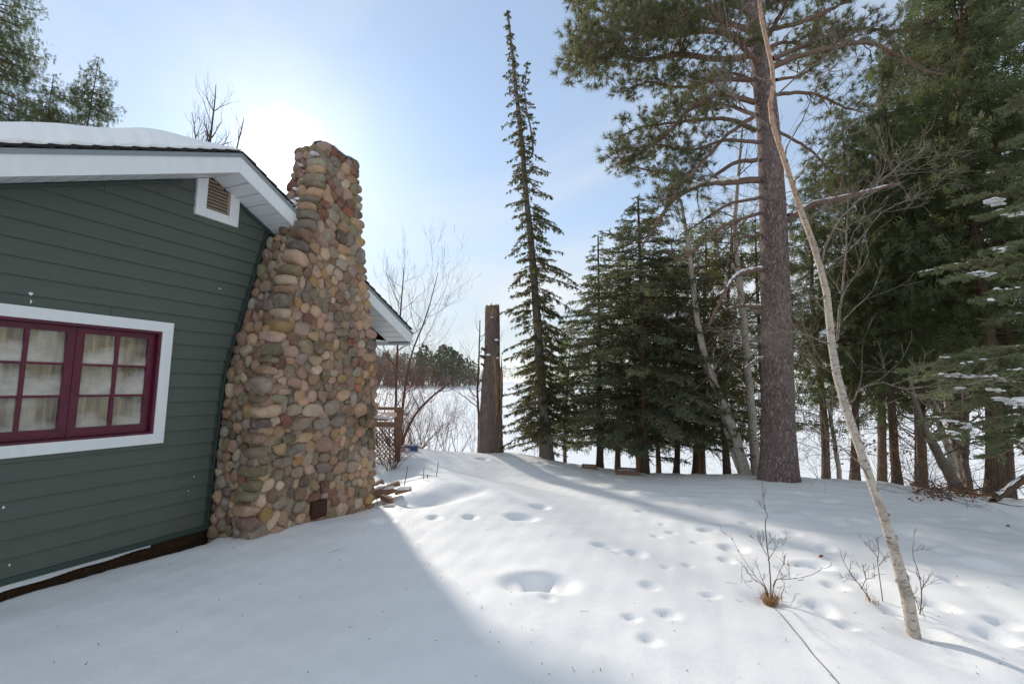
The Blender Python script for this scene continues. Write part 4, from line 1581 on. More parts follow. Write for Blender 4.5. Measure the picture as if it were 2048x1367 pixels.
def brush(mb, A, B, rg, L=.032, w=.010, per=100, mi=0, up=None):
    """short-needled twigs: blades all round the line A-B, pointing forward"""
    A, B = np.asarray(A, float).reshape(-1, 3), np.asarray(B, float).reshape(-1, 3)
    ln = np.linalg.norm(B - A, axis=1)
    cnt = np.maximum(3, (ln * per).astype(int))
    idx = np.repeat(np.arange(len(A)), cnt)
    t = rg.uniform(0, 1, len(idx))[:, None]
    base = A[idx] + (B - A)[idx] * t
    d = norm(B - A)[idx]
    rnd = norm(rg.normal(size=(len(idx), 3)))
    dirs = d * .75 + rnd * .75
    if up is not None:
        dirs[:, 2] += up
    blades(mb, base, dirs, L * rg.uniform(.7, 1.2, len(idx)), w, rg=rg, mi=mi)


def bough(mbw, mbf, P0, az, L, rise, droop, rg, r0, needle, tw_sp=.055, tw_len=.26, per=100, hang=.3, snow=None, flat=1.0):
    """a spruce bough: curved axis, twigs both sides, needles on the twigs"""
    n = 7
    t = np.linspace(0, 1, n)
    h = np.array([math.cos(az), math.sin(az), 0])
    side = np.array([-h[1], h[0], 0])
    bend = rg.normal() * .10
    P = P0 + h * (t * L)[:, None] + side * (bend * L * t * t)[:, None]
    P[:, 2] += L * (rise * t - droop * t ** 1.6 + .22 * droop * np.clip(t - .55, 0, 1) ** 1.2 * 2)
    addtube(mbw, P, r0 * (1 - t * .85) + .0015, 4)
    m = max(4, int(L / tw_sp))
    tt = np.sort(rg.uniform(.14, 1.0, m))
    Q = np.stack([np.interp(tt, t, P[:, i]) for i in range(3)], 1)
    dr = norm(np.gradient(P, axis=0))
    dq = norm(np.stack([np.interp(tt, t, dr[:, i]) for i in range(3)], 1))
    sg = np.where(np.arange(m) % 2 == 0, 1.0, -1.0)
    tl = tw_len * (1.15 - .75 * tt) * rg.uniform(.55, 1.25, m) * min(1.0, .35 + L * .6)
    dirs = norm(dq * rg.uniform(.5, 1.0, (m, 1)) + side * sg[:, None] * rg.uniform(.5, 1.0, (m, 1)) + np.array([0, 0, 1.0]) * rg.uniform(-hang, .12, (m, 1)))
    E = Q + dirs * tl[:, None]
    twigs(mbw, Q, E, .0028, .001)
    brush(mbf, Q, E, rg, needle[0], needle[1], per)
    # second-order twigs
    k2 = np.repeat(np.arange(m), 2)
    f = rg.uniform(.3, .8, len(k2))[:, None]
    Q2 = Q[k2] + (E - Q)[k2] * f
    d2 = norm(dirs[k2] + rg.normal(size=(len(k2), 3)) * .55 - np.array([0, 0, hang * .5]))
    E2 = Q2 + d2 * (tl[k2] * rg.uniform(.3, .6, len(k2)))[:, None]
    brush(mbf, Q2, E2, rg, needle[0], needle[1], per)
    brush(mbf, P[2:-1], P[3:], rg, needle[0], needle[1], per * .7)
    if snow is not None:
        mk = rg.random(m) < snow
        b_ = Q[mk] + (E - Q)[mk] * rg.uniform(.2, .8, (mk.sum(), 1))
        b_[:, 2] += .012
        blades(mbf, b_, dirs[mk] * np.array([1, 1, .2]), rg.uniform(.03, .10, mk.sum()), rg.uniform(.006, .016, mk.sum()), side=np.tile([0, 0, 1.0], (mk.sum(), 1)) + rg.normal(size=(mk.sum(), 3)) * .15, mi=1, quad=True)
    return P


def conifer(name, label, cat, trunk, r_base, r_top, width_fn, z0, z1, nb, mats, rg, group=None, needle=(.034, .011), tw_sp=.055, tw_len=.26, per=90, rise=.1, droop=.35, hang=.35, snow=None, r_bough=.012, loc=None, bias=None, n_side=10, az_fn=None):
    """trunk path (world), boughs from height z0 to z1, width_fn(z, azimuth) gives their length"""
    loc = trunk[0] if loc is None else loc
    root = empty(name, tuple(loc), label, cat, group)
    P, _ = resample(trunk, 26)
    tb, wb, fb = MB(), MB(), MB()
    addtube(tb, P, np.linspace(r_base, r_top, len(P)) * (1 + .35 * np.exp(-np.arange(len(P)) / 1.2)), n_side, wob=.03, rg=rg)
    zz = np.linspace(z0, z1, nb) + rg.normal(size=nb) * .06
    az = (np.arange(nb) * 2.39996 + rg.uniform(-.4, .4, nb)) if az_fn is None else az_fn(nb)
    for z, a in zip(zz, az):
        c = np.array([np.interp(z, P[:, 2], P[:, i]) for i in range(3)])
        L = width_fn(z, a) * rg.uniform(.78, 1.22)
        if L < .05:
            continue
        bough(wb, fb, c, a, L, rise * rg.uniform(.5, 1.5), droop * rg.uniform(.6, 1.3), rg, r_bough * min(1, .4 + L * .5), needle, tw_sp, tw_len, per, hang, snow)
    off = tuple(loc)
    tb.build('trunk', mats[0], root, off=off)
    wb.build('branches', mats[1], root, off=off)
    fb.build('crown', [mats[2], M['snow']], root, off=off, smooth=False)
    return root


def grow(mb, P, d, L, r, depth, rg, spread=.55, up=.15, n=4, ends=None, kids=(2, 4), taper=.55, wander=.16):
    """bare branching"""
    pts = [np.array(P, float)]
    d = norm(d)
    for i in range(n):
        d = norm(d + rg.normal(size=3) * wander + np.array([0, 0, up * .3]))
        pts.append(pts[-1] + d * L / n)
    rr = np.linspace(r, r * taper, n + 1)
    if depth == 0:
        rr[-1] = r * .25
    addtube(mb, np.array(pts), np.maximum(rr, .0012), 5 if r > .012 else 3)
    if ends is not None:
        ends.append((pts[-1], d))
    if depth <= 0:
        return
    k = rg.integers(kids[0], kids[1] + 1)
    for j in range(k):
        t = rg.uniform(.35, 1.0) if j else 1.0
        i = min(n, max(1, int(round(t * n))))
        dd = norm(d + rg.normal(size=3) * spread + np.array([0, 0, up]))
        grow(mb, pts[i], dd, L * rg.uniform(.45, .78), max(.0012, rr[i] * (.75 if j == 0 else .55)), depth - 1, rg, spread, up, max(2, n - 1), ends, kids, taper, wander)


# ------------------------------------------------------------------ the dead snag
PB = ground_at_px(981, 905, 11.6)
snag = empty('dead_tree_snag', tuple(PB), 'tall broken dead tree stump with peeling bark standing at the edge above the lake', 'tree stump')
rg = np.random.default_rng(11)
prof = [(905, 955, 1007), (880, 957, 1005.5), (834, 959, 1004), (800, 961, 1004.5), (771, 963, 1006), (752, 964.5, 1005), (735, 967, 1000.5), (710, 969, 1000), (680, 969.5, 1000), (650, 970, 1000), (625, 970, 999), (613, 971, 999)]
ypx = np.linspace(911, 613, 64)
na = 44
V, T = [], []
for y in ypx:
    lft = np.interp(-y, [-p[0] for p in prof], [p[1] for p in prof])
    rgt = np.interp(-y, [-p[0] for p in prof], [p[2] for p in prof])
    A, B = at(lft, y, 11.6), at(rgt, y, 11.6)
    c, r = (A + B) / 2, np.linalg.norm(B - A) / 2
    for j in range(na):
        a = 2 * math.pi * j / na
        # a = -pi/2 faces the camera
        h = (905 - y)
        f = 1 + .025 * math.sin(7 * a + h * .02) + .018 * rg.normal()
        tint = 0.0
        ca = (a + math.pi / 2 + math.pi) % (2 * math.pi) - math.pi   # 0 towards the camera, + to the right
        # rotted hole and the stripped right-hand flank
        g = math.exp(-((ca - .12 - .0008 * (h - 190)) / .20) ** 2) * math.exp(-((y - 735) / 24) ** 2)
        g2 = math.exp(-((ca - .30) / .13) ** 2) * math.exp(-((y - 765) / 22) ** 2)
        f -= .26 * g + .16 * g2
        st = math.exp(-((ca - .62) / .30) ** 2) * (1 if 700 < y < 800 else math.exp(-((y - 750) / 80) ** 2))
        st2 = math.exp(-((ca - .95) / .16) ** 2) * (1 if 690 < y < 880 else 0)
        up_ = math.exp(-((ca - .0) / 1.1) ** 2) * np.clip((672 - y) / 45, 0, 1) * .62
        up2 = math.exp(-((ca + .1) / .25) ** 2) * math.exp(-((y - 690) / 16) ** 2)
        f -= .05 * st + .09 * st2
        tint = min(1.0, 1.1 * g + g2 + .75 * st + .85 * st2 + up_ + .5 * up2)
        V.append((c[0] + r * f * math.cos(a), c[1] + r * f * math.sin(a), c[2] + (.045 * rg.normal() + .03 * math.sin(3 * a + 1) if y < 614 else .015 * rg.normal() if y < 620 else 0)))
        T.append((tint, 0, 0, 1))
mb = MB()
i = np.arange(len(ypx) - 1)[:, None] * na
j = np.arange(na)[None]
mb.add(V, np.stack([i + j, i + (j + 1) % na, i + na + (j + 1) % na, i + na + j], -1).reshape(-1, 4), col=np.array(T, float))
top = np.array(V[-na:])
ctr = top.mean(0) - np.array([0, 0, .08])
mb.add(np.vstack([top, ctr]), [[q, (q + 1) % na, na] for q in range(na)], col=np.tile((1., 0, 0, 1), (na + 1, 1)))
mb.build('trunk', M['snag'], snag, cols=True, off=PB)
# splinters along the stripped flank
for q in range(11):
    y0 = rg.uniform(700, 800)
    y1 = y0 + rg.uniform(35, 85)
    x = rg.uniform(990, 1004)
    A, B = at(x + rg.uniform(-1, 1), y0, 11.36), at(x + rg.uniform(-1, 2), y1, 11.36 + rg.uniform(0, .03))
    sp = MB()
    mid_ = (A + B) / 2 + np.array([rg.uniform(-.01, .03), -.02, 0])
    addtube(sp, smooth_path([A, mid_, B], 6), [.004, .014, .022, .022, .017, .006], 5, wob=.15, rg=rg)
    sp.C = [np.tile((1., 0, 0, 1), (len(v), 1)) for v in sp.V]
    sp.build('splinter', M['snag'], snag, cols=True, off=PB)
for (x0, y0, x1, y1, r) in ((971, 700, 963, 696, .035), (970, 715, 961, 711, .042), (970, 731, 962, 727, .03), (976, 640, 973, 636, .025), (968, 765, 960, 759, .03)):
    sp = MB()
    A, B = at(x0, y0, 11.55), at(x1, y1, 11.45)
    addtube(sp, [A, (A + B) / 2, B], [r * 1.2, r, r * .8], 8, wob=.06, rg=rg)
    sp.build('branch_stub', M['dark_bark'], snag, off=PB)
mb = MB()
for (px, py, Yd, rx, rz) in ((985, 612, 11.6, .17, .035), (993, 680, 11.36, .05, .04), (977, 710, 11.36, .06, .05), (964, 694.5, 11.45, .04, .02), (995, 716, 11.34, .04, .03), (984, 635, 11.38, .045, .025)):
    P = at(px, py, Yd)
    snow_lump(mb, P, rx, rx * .9, rz, rg)
mb.build('snag_snow', M['snow'])
tag(bpy.data.objects['snag_snow'], 'little caps of snow on the broken top and stubs of the dead trunk', 'snow', kind='stuff')

# ------------------------------------------------------------------ tall thin spruce leaning left
rg = np.random.default_rng(21)
tp = pixpath([(1096, 921), (1089, 850), (1084, 790), (1075, 650), (1062, 480), (1052, 390), (1045, 300), (1030, 160), (1015, 22)], 11.4)
tp[0] = ground_at_px(1096, 921, 11.4) - np.array([0, 0, .05])
K = 11.4 / F_PX


def wf_tall(z, a):
    h = (1.6 + (763 - np.array([905, 880, 800, 700, 640, 560, 480, 430, 380, 300, 240, 190, 100, 20])) * K)
    Lr = np.array([.0, 62, 78, 92, 105, 100, 90, 76, 66, 58, 30, 26, 22, 8]) * K
    Ll = np.array([.0, 72, 86, 80, 74, 66, 50, 64, 44, 36, 40, 26, 22, 8]) * K
    t = .5 + .5 * math.cos(a)
    cl = .72 + .42 * math.sin(z * 5.3 + 2.2 * math.sin(a * 2 + z)) * math.sin(z * 2.1 + a)
    return (float(np.interp(z, h, Lr)) * t + float(np.interp(z, h, Ll)) * (1 - t)) * cl


tall = conifer('tall_spruce', 'very tall thin spruce with a leaning bare grey trunk, right of the dead stump', 'tree', tp, .135, .03, wf_tall, tp[0][2] + .55, tp[-1][2] - .02, 270,
               [M['grey_bark'], M['dark_bark'], M['tall_spruce_needles']], rg, needle=(.042, .019), tw_sp=.032, tw_len=.24, per=112, rise=.05, droop=.5, hang=.9, r_bough=.008)
# its second leader
mb, fb = MB(), MB()
ld = smooth_path(pixpath([(1050, 318), (1060, 316), (1066, 300), (1062, 260), (1052, 215), (1050, 170), (1056, 122)], 11.3), 14)
addtube(mb, ld, np.linspace(.035, .010, 14), 7)
wb = MB()
for z in np.linspace(ld[3][2], ld[-1][2], 46):
    c = np.array([np.interp(z, ld[2:, 2], ld[2:, i]) for i in range(3)])
    t = (z - ld[3][2]) / (ld[-1][2] - ld[3][2])
    bough(wb, fb, c, rg.uniform(0, 6.28), (.30 - .2 * t) * rg.uniform(.6, 1.2), .1, .3, rg, .005, (.042, .019), .028, .15, 110, .4)
mb.build('leader', M['grey_bark'], tall, off=tp[0])
wb.build('branches', M['dark_bark'], tall, off=tp[0])
fb.build('crown', M['tall_spruce_needles'], tall, off=tp[0], smooth=False)

# ------------------------------------------------------------------ full spruce in the middle of the row
rg = np.random.default_rng(31)
Ym = 10.4
tp = pixpath([(1290, 945), (1288, 800), (1284, 650), (1280, 520), (1276, 395)], Ym)
tp[0] = ground_at_px(1290, 945, Ym) - np.array([0, 0, .05])
K = Ym / F_PX


def wf_mid(z, a):
    h = 1.6 + (770 - np.array([900, 885, 800, 700, 600, 500, 430, 395])) * K
    L = np.array([90, 165, 185, 170, 135, 92, 45, 10]) * K
    return float(np.interp(z, h, L))


conifer('spruce_tree', 'full dark spruce with snow-dusted boughs and reddish trunk, behind the larger garden box', 'tree', tp, .088, .022, wf_mid, 1.6 - 125 * K, tp[-1][2], 165,
        [M['dark_bark'], M['dark_bark'], M['spruce_needles']], rg, needle=(.042, .018), tw_sp=.038, tw_len=.40, per=84, rise=.16, droop=.30, hang=.35, snow=.42, r_bough=.015)
# a slighter spruce left of it
Ym2 = 11.8
tp = pixpath([(1200, 930), (1199, 800), (1198, 650), (1196, 470)], Ym2)
tp[0] = ground_at_px(1200, 930, Ym2) - np.array([0, 0, .05])
K2 = Ym2 / F_PX
conifer('spruce_tree', 'slender open spruce between the tall thin spruce and the full dark spruce', 'tree', tp, .088, .016, lambda z, a: float(np.interp(z, [1.6 - 120 * K2, 1.6 - 60 * K2, 1.6 + 100 * K2, 1.6 + 296 * K2], [95 * K2, 135 * K2, 95 * K2, 6 * K2])),
        1.6 - 115 * K2, tp[-1][2], 95, [M['dark_bark'], M['dark_bark'], M['spruce_needles']], rg, needle=(.042, .018), tw_sp=.04, tw_len=.36, per=85, rise=.1, droop=.34, hang=.45, snow=.2)
# short bushy evergreen below the tall spruce
Ym3 = 12.2
tp = pixpath([(1083, 915), (1082, 800), (1080, 640)], Ym3)
tp[0] = ground_at_px(1083, 915, Ym3) - np.array([0, 0, .1])
K3 = Ym3 / F_PX
conifer('young_spruce', 'low bushy spruce filling in behind the base of the tall thin spruce', 'tree', tp, .06, .012, lambda z, a: float(np.interp(z, [tp[0][2] + .3, 1.6 - 60 * K3, 1.6 + 20 * K3, 1.6 + 125 * K3], [62 * K3, 78 * K3, 60 * K3, 5 * K3])),
        tp[0][2] + .45, tp[-1][2], 75, [M['dark_bark'], M['dark_bark'], M['tall_spruce_needles']], rg, needle=(.042, .018), tw_sp=.04, tw_len=.28, per=90, rise=.05, droop=.35, hang=.5)

# ------------------------------------------------------------------ cedars


def cedar_sprays(mb, c, d, rg, L=.26, n=6):
    """flat scaly sprays: a midrib with pairs of blunt leaflets, hanging"""
    c, d = np.asarray(c, float).reshape(-1, 3), norm(np.asarray(d, float).reshape(-1, 3))
    k = len(c)
    nrm = norm(np.cross(d, rg.normal(size=(k, 3))))
    sd = np.cross(nrm, d)
    L = L * rg.uniform(.6, 1.25, k)[:, None]
    kw = L.mean() / .26
    blades(mb, c, d, L[:, 0], .022 * kw, side=nrm, quad=True)
    for i in range(n):
        t = .12 + .8 * i / n
        s = 1 if i % 2 else -1
        dd = norm(d * .8 + sd * s * .75 + rg.normal(size=(k, 3)) * .12)
        blades(mb, c + d * L * t, dd, (L[:, 0] * (.62 - .42 * t)), (.030 * kw) * (1.15 - .5 * t), side=nrm, quad=True)


def make_cedar(Ht, R, clear, seed, bare_low=True, dens=1.0, sl=.24, tr=.118):
    rg = np.random.default_rng(seed)
    tb, wb, fb = MB(), MB(), MB()
    P = np.array([[.10 * math.sin(.5 * z + seed), .08 * math.cos(.7 * z + seed) - .08, z] for z in np.linspace(-.1, Ht, 24)])
    addtube(tb, P, np.linspace(tr, .010, 24) * (1 + .38 * np.exp(-np.arange(24) / .8)), 11, wob=.05, rg=rg)
    nb = int(Ht * 11 * dens)
    zz = clear + (Ht - clear) * np.sort(rg.uniform(0, 1, nb)) ** .95
    for q, z in enumerate(zz):
        t = (z - clear) / (Ht - clear)
        L = R * (1 - t) ** .62 * min(1, .55 + 1.8 * t) * rg.uniform(.5, 1.15) + .12
        a = q * 2.39996 + rg.uniform(-.5, .5)
        h = np.array([math.cos(a), math.sin(a), 0])
        c = np.array([np.interp(z, P[:, 2], P[:, i]) for i in range(3)])
        m = 7
        u = np.linspace(0, 1, m)
        B = c + h * (u * L)[:, None]
        B[:, 2] += L * (.18 * u - .55 * u ** 1.5 + .38 * u ** 3)
        addtube(wb, B, (.017 * (1 - .85 * u)) * min(1, .4 + L * .5) + .0015, 4)
        k = max(5, int(L * 26 * dens))
        uu = rg.uniform(.16, 1.0, k) ** .8
        C0 = np.stack([np.interp(uu, u, B[:, i]) for i in range(3)], 1)
        C0 += rg.normal(size=(k, 3)) * np.array([.10, .10, .07]) * (.5 + L * .45)
        dr = norm(h * rg.uniform(.1, 1.1, (k, 1)) + rg.normal(size=(k, 3)) * .55 + np.array([0, 0, -1.0]) * rg.uniform(.1, 1.2, (k, 1)))
        cedar_sprays(fb, C0, dr, rg, sl)
    if bare_low:
        for q in range(14):
            z = rg.uniform(.5, clear + .6)
            a = rg.uniform(0, 6.28)
            grow(wb, (0, 0, z), (math.cos(a), math.sin(a), -.12), rg.uniform(.5, 1.1), .010, 2, rg, .5, -.05, 4)
    return tb.data('trunk'), wb.data('branches'), fb.data('crown', smooth=False)


def place_cedar(data, name, loc, label, sc=1.0, rz=0.0, group=None, lean=(0, 0), wid=1.0):
    root = empty(name, tuple(loc), label, 'tree', group, rz)
    root.scale = (sc * wid, sc * wid, sc)
    root.rotation_euler = (lean[0], lean[1], rz)
    for nm, me, mt in (('trunk', data[0], M['dark_bark']), ('branches', data[1], M['dark_bark']), ('crown', data[2], M['olive_sprays'] if data in (cS, cT) else M['cedar_sprays'])):
        link(nm, me, mt, root)
    return root


cA = make_cedar(10.5, 1.9, 2.1, 1, dens=1.32)
cB = make_cedar(10.0, 1.6, 2.4, 2, dens=1.32)
cC = make_cedar(9.5, 2.1, 1.8, 3, dens=1.32)
cD = make_cedar(10.5, 2.3, 4.2, 8, dens=1.6, sl=.17, bare_low=False)
cS = make_cedar(6.0, 2.0, .95, 4, tr=.08, dens=1.05, sl=.22)
cT = make_cedar(5.6, 1.85, .85, 5, tr=.075, dens=1.05, sl=.22)


def cedar_px(px, py, Y, data, Ht, top_py, label, name='cedar_tree', rz=0., group=None, lean=(0, 0), wid=1.0):
    P = ground_at_px(px, py, Y)
    top = at(px, top_py, Y)[2]
    sc = (top - P[2]) / Ht
    return place_cedar(data, name, P, label, sc, rz, group, lean, wid / sc if False else wid)


RG = 'cedars standing on the bank behind the big pine'
for (px, py, Y, d_, Ht, top, rz, lab, wid) in [
    (1640, 958, 12.0, cB, 10.0, 320, 0.5, 'cedar directly behind the right edge of the big pine trunk', 1.0),
    (1708, 960, 10.6, cB, 10.0, 215, 1.7, 'dark cedar whose brown trunk shows just left of the leaning birch stem', .85),
    (1803, 965, 10.2, cA, 10.5, 120, 2.9, 'dark cedar with a straight brown trunk right of the leaning birch', .8),
    (1862, 965, 12.4, cC, 9.5, 60, 4.0, 'cedar behind the cluster of thin leaning stems on the bank', .85),
    (1915, 970, 12.8, cA, 10.5, -40, 5.2, 'tall cedar standing behind the thin stems and the snowy fir boughs', .85),
    (1972, 982, 9.4, cB, 10.0, -160, .9, 'stout-trunked cedar beside the fallen log at the brush pile', .95),
    (2035, 985, 9.6, cC, 9.5, -200, 3.3, 'stout-trunked cedar at the far end of the fallen log, by the frame edge', .9),
    (2010, 975, 13.5, cA, 10.5, -60, 1.2, 'cedar in the second rank between the two stout-trunked cedars', .9),
    (1760, 960, 13.2, cC, 9.5, 225, 2.2, 'cedar in the second rank, above the leaning birch', .85),
]:
    cedar_px(px, py, Y, d_, Ht, top, lab, rz=rz, group=RG, wid=wid)
RG2 = 'smaller evergreens in the row along the crest'
for (px, py, Y, d_, Ht, top, rz, lab, wid) in [
    (1240, 932, 12.6, cT, 5.6, 520, .3, 'dark-trunked cedar left of the full dark spruce, above the smaller garden box', 1.0),
    (1268, 930, 12.9, cS, 6.0, 560, 1.5, 'thin dark cedar close behind the full dark spruce on its left', 1.0),
    (1310, 938, 12.2, cT, 5.6, 540, 2.6, 'thin dark cedar close behind the full dark spruce on its right', .9),
    (1356, 942, 11.4, cS, 6.0, 500, 3.6, 'dark cedar third along between the full spruce and the paired birches', 1.0),
    (1396, 945, 11.2, cT, 5.6, 490, 4.4, 'dark cedar second along from the paired birch trunks', 1.0),
    (1416, 946, 12.0, cS, 6.0, 440, 5.5, 'dark cedar just left of the paired birch trunks', 1.0),
    (1452, 950, 10.9, cT, 5.6, 440, .8, 'olive cedar around the lower stems of the paired birches', 1.1),
    (1520, 955, 11.5, cS, 6.0, 420, 2.0, 'cedar hidden behind the left edge of the big pine trunk', .95),
    (1130, 918, 13.2, cT, 5.6, 640, 1.0, 'low cedar between the tall thin spruce and the slender open spruce', 1.0),
]:
    cedar_px(px, py, Y, d_, Ht, top, lab, rz=rz, group=RG2, wid=wid)
# cedars behind the cottage roof
for (px, py, Y, top, lab, d_, Ht, wid) in [(118, 800, 15.0, 112, 'pointed cedar rising behind the snowy roof', cD, 10.5, .62), (35, 800, 14.0, 150, 'bushy cedar behind the roof, left of the pointed one', cD, 10.5, .72), (-105, 800, 12.0, -200, 'tallest cedar behind the roof, cut by the picture edge', cD, 10.5, .52)]:
    P = at(px, 760, Y)
    P[2] = 0.0
    sc = (at(px, top, Y)[2]) / Ht
    place_cedar(d_, 'cedar_tree', P, lab, sc, px * .01, 'cedars behind the cottage', wid=wid)

# ------------------------------------------------------------------ the big red pine
rg = np.random.default_rng(51)
YP = 8.5
pb = ground_at_px(1557, 955, YP)
tr = pixpath([(1557, 958), (1557, 925), (1556, 850), (1554, 700), (1550, 550), (1545, 400), (1536, 250), (1522, 120), (1506, 0), (1490, -130), (1478, -300)], YP)
tr[0][2] = pb[2] - .06
wpx = np.array([82, 73, 66, 63, 58, 54, 47, 43, 38, 30, 22.])
TP, _ = resample(tr, 60)
w_at = np.interp(TP[:, 2], tr[:, 2], wpx)
pine = empty('red_pine', tuple(pb), 'big red pine with a thick scaly trunk and long drooping limbs', 'tree')
mb = MB()
rr = w_at / F_PX * YP / 2 * .90
# flare ribs at the foot
V, F_ = tube(TP, rr, 28, wob=.012, rg=rg)
V = V.reshape(60, 28, 3)
for i in range(5):
    for j in range(28):
        V[i, j] += (V[i, j] - TP[i]) * (.10 * (1 - i / 5) * (.4 + math.sin(j * 2 * math.pi / 28 * 5 + 1) * .6))
mb.add(V.reshape(-1, 3), F_)
mb.build('trunk', M['pine_bark'], pine, off=pb)

LB, NB = MB(), MB()     # limbs, needles
tcount = 0


def limb_detail(P, r0, r1, rg, dens=1.0, start=.3, sub_len=.75, tuft=True, tuft_p=1.0, upc=.25, tn=34):
    """side shoots along a limb with needle tufts at their ends"""
    Q, L = resample(P, 40)
    tang = norm(np.gradient(Q, axis=0))
    k = max(3, int(L * 7.0 * dens))
    cs, ds = [], []
    for q in range(k):
        t = start + (1 - start) * (q + rg.uniform(0, 1)) / k
        i = min(39, int(t * 39))
        d0, s, u = perp_basis(tang[i])
        an = rg.uniform(0, 2 * math.pi)
        d = norm(d0 * rg.uniform(.35, 1.0) + (s * math.cos(an) + u * math.sin(an) * .7) * .9 + np.array([0, 0, upc * rg.uniform(-.6, 1.2)]))
        Ls = sub_len * rg.uniform(.4, 1.2) * (1.1 - .45 * t)
        n = 5
        pts = [Q[i]]
        for _ in range(n):
            d = norm(d + rg.normal(size=3) * .22 + np.array([0, 0, .09]))
            pts.append(pts[-1] + d * Ls / n)
        pts = np.array(pts)
        addtube(LB, pts, np.linspace(max(.004, (r0 + (r1 - r0) * t) * .40), .003, n + 1), 4)
        for w in range(rg.integers(5, 9)):
            j = rg.integers(2, n + 1)
            dd = norm(pts[j] - pts[j - 1] + rg.normal(size=3) * .10 + norm(rg.normal(size=3)) * .10 * 1.2)
            e = pts[j] + dd * rg.uniform(.08, .26)
            m_ = (pts[j] + e) / 2 + np.array([0, 0, -.015])
            twigs(LB, [pts[j], m_], [m_, e], [.0035, .003], [.003, .0025])
            if tuft and rg.random() < tuft_p:
                cs.append(e)
                ds.append(dd + np.array([0, 0, .25]))
        if tuft and rg.random() < tuft_p:
            cs.append(pts[-1])
            ds.append(d)
    if cs:
        tufts(NB, cs, ds, rg, n=tn, L=.13, w=.0085)
    return len(cs)


limbs = [
    # pixels, end distance offset, radii px, tuft probability, density
    ([(1518, 360), (1450, 364), (1400, 370), (1350, 396), (1322, 432), (1300, 470), (1285, 490)], -.3, (18, 7), .35, .8),
    ([(1530, 538), (1485, 545), (1462, 562), (1442, 600), (1418, 648)], -.5, (14, 6), .05, .35),
    ([(1532, 614), (1485, 612), (1450, 618)], -.2, (10, 5), .0, .3),
    ([(1536, 712), (1512, 720), (1490, 735)], -.3, (8, 4), .0, .4),
    ([(1512, 262), (1465, 240), (1410, 238), (1350, 245), (1290, 252), (1245, 270)], .8, (13, 5), .85, 1.2),
    ([(1510, 205), (1440, 188), (1385, 215), (1330, 270), (1290, 300), (1230, 330)], -.8, (14, 4), .9, 1.3),
    ([(1506, 90), (1430, 62), (1340, 72), (1250, 58), (1190, 66), (1150, 60)], -1.1, (18, 5), 1., 1.5),
    ([(1504, 60), (1430, 40), (1330, 20), (1240, 30), (1160, 5)], .9, (16, 5), 1., 1.5),
    ([(1500, 20), (1420, -20), (1330, -10), (1230, -40), (1150, -20)], -.6, (16, 5), 1., 1.4),
    ([(1506, 110), (1440, 120), (1370, 110), (1290, 120), (1230, 110), (1170, 125), (1135, 120)], -1.6, (16, 4), 1., 1.7),
    ([(1510, 160), (1440, 160), (1360, 175), (1300, 165), (1240, 185)], 1.4, (13, 4), 1., 1.4),
    ([(1515, 320), (1460, 330), (1400, 370), (1345, 350), (1290, 340), (1240, 325)], 1.2, (12, 4), .8, 1.2),
    ([(1520, 395), (1455, 410), (1400, 445), (1360, 470)], .6, (9, 4), .3, .8),
    ([(1522, 425), (1450, 450), (1395, 495), (1350, 520)], -.9, (9, 4), .15, .7),
    ([(1525, 470), (1470, 480), (1420, 520)], .8, (7, 3), .1, .6),
    ([(1512, 230), (1455, 270), (1400, 330), (1350, 380), (1325, 400)], -1.3, (11, 4), .8, 1.0),
    ([(1518, 285), (1450, 282), (1380, 300), (1310, 290), (1260, 300)], .2, (10, 4), .8, 1.0),
    # right-hand side
    ([(1545, 135), (1600, 112), (1680, 92), (1740, 86), (1800, 112), (1850, 140), (1890, 150)], -.6, (15, 5), .6, 1.0),
    ([(1545, 118), (1620, 86), (1710, 58), (1790, 62), (1850, 60)], .7, (13, 4), .75, 1.1),
    ([(1540, 60), (1600, 45), (1680, 10), (1760, -30)], -.7, (13, 5), .9, 1.1),
    ([(1550, 190), (1620, 185), (1690, 215), (1730, 225)], -.9, (10, 4), .8, 1.1),
    ([(1555, 262), (1620, 300), (1660, 340), (1690, 360)], .9, (8, 3), .6, .9),
    ([(1535, 15), (1600, -30), (1690, -60)], .8, (12, 4), 1., 1.2),
    ([(1552, 160), (1600, 150), (1640, 120), (1670, 60)], 1.3, (9, 3), .8, 1.2),
    ([(1575, 442), (1622, 410), (1700, 392), (1800, 366)], -.7, (14, 7), .0, .45),
    ([(1575, 430), (1612, 415), (1650, 405), (1700, 402)], .5, (8, 4), .0, .6),
    # towards and away from the camera
    ([(1520, 130), (1480, 90), (1440, 40), (1400, -30)], -2.6, (14, 5), .9, 1.2),
    ([(1525, 90), (1560, 30), (1600, -60)], -2.4, (13, 5), .8, .9),
    ([(1520, 180), (1480, 150), (1440, 150), (1410, 160)], 2.4, (12, 4), 1., 1.2),
    ([(1528, 240), (1470, 215), (1400, 205), (1340, 215)], 2.6, (12, 4), .9, 1.1),
    ([(1530, 100), (1570, 85), (1620, 95), (1660, 110)], 2.4, (12, 4), .9, 1.0),
    ([(1508, 40), (1470, 10), (1400, 20), (1300, 60), (1220, 90), (1170, 95)], -2.2, (15, 4), 1., 1.5),
    ([(1500, 0), (1440, -60), (1350, -70), (1260, -60)], 1.6, (15, 4), 1., 1.3),
    ([(1495, -80), (1420, -130), (1330, -150)], -.5, (14, 4), 1., 1.0),
    ([(1490, -130), (1550, -180), (1640, -200)], .4, (12, 4), 1., 1.0),
    ([(1482, -220), (1420, -280), (1370, -300)], 1.4, (10, 4), 1., 1.0),
    ([(1480, -260), (1520, -320), (1570, -340)], -1.2, (10, 4), 1., 1.0),
]
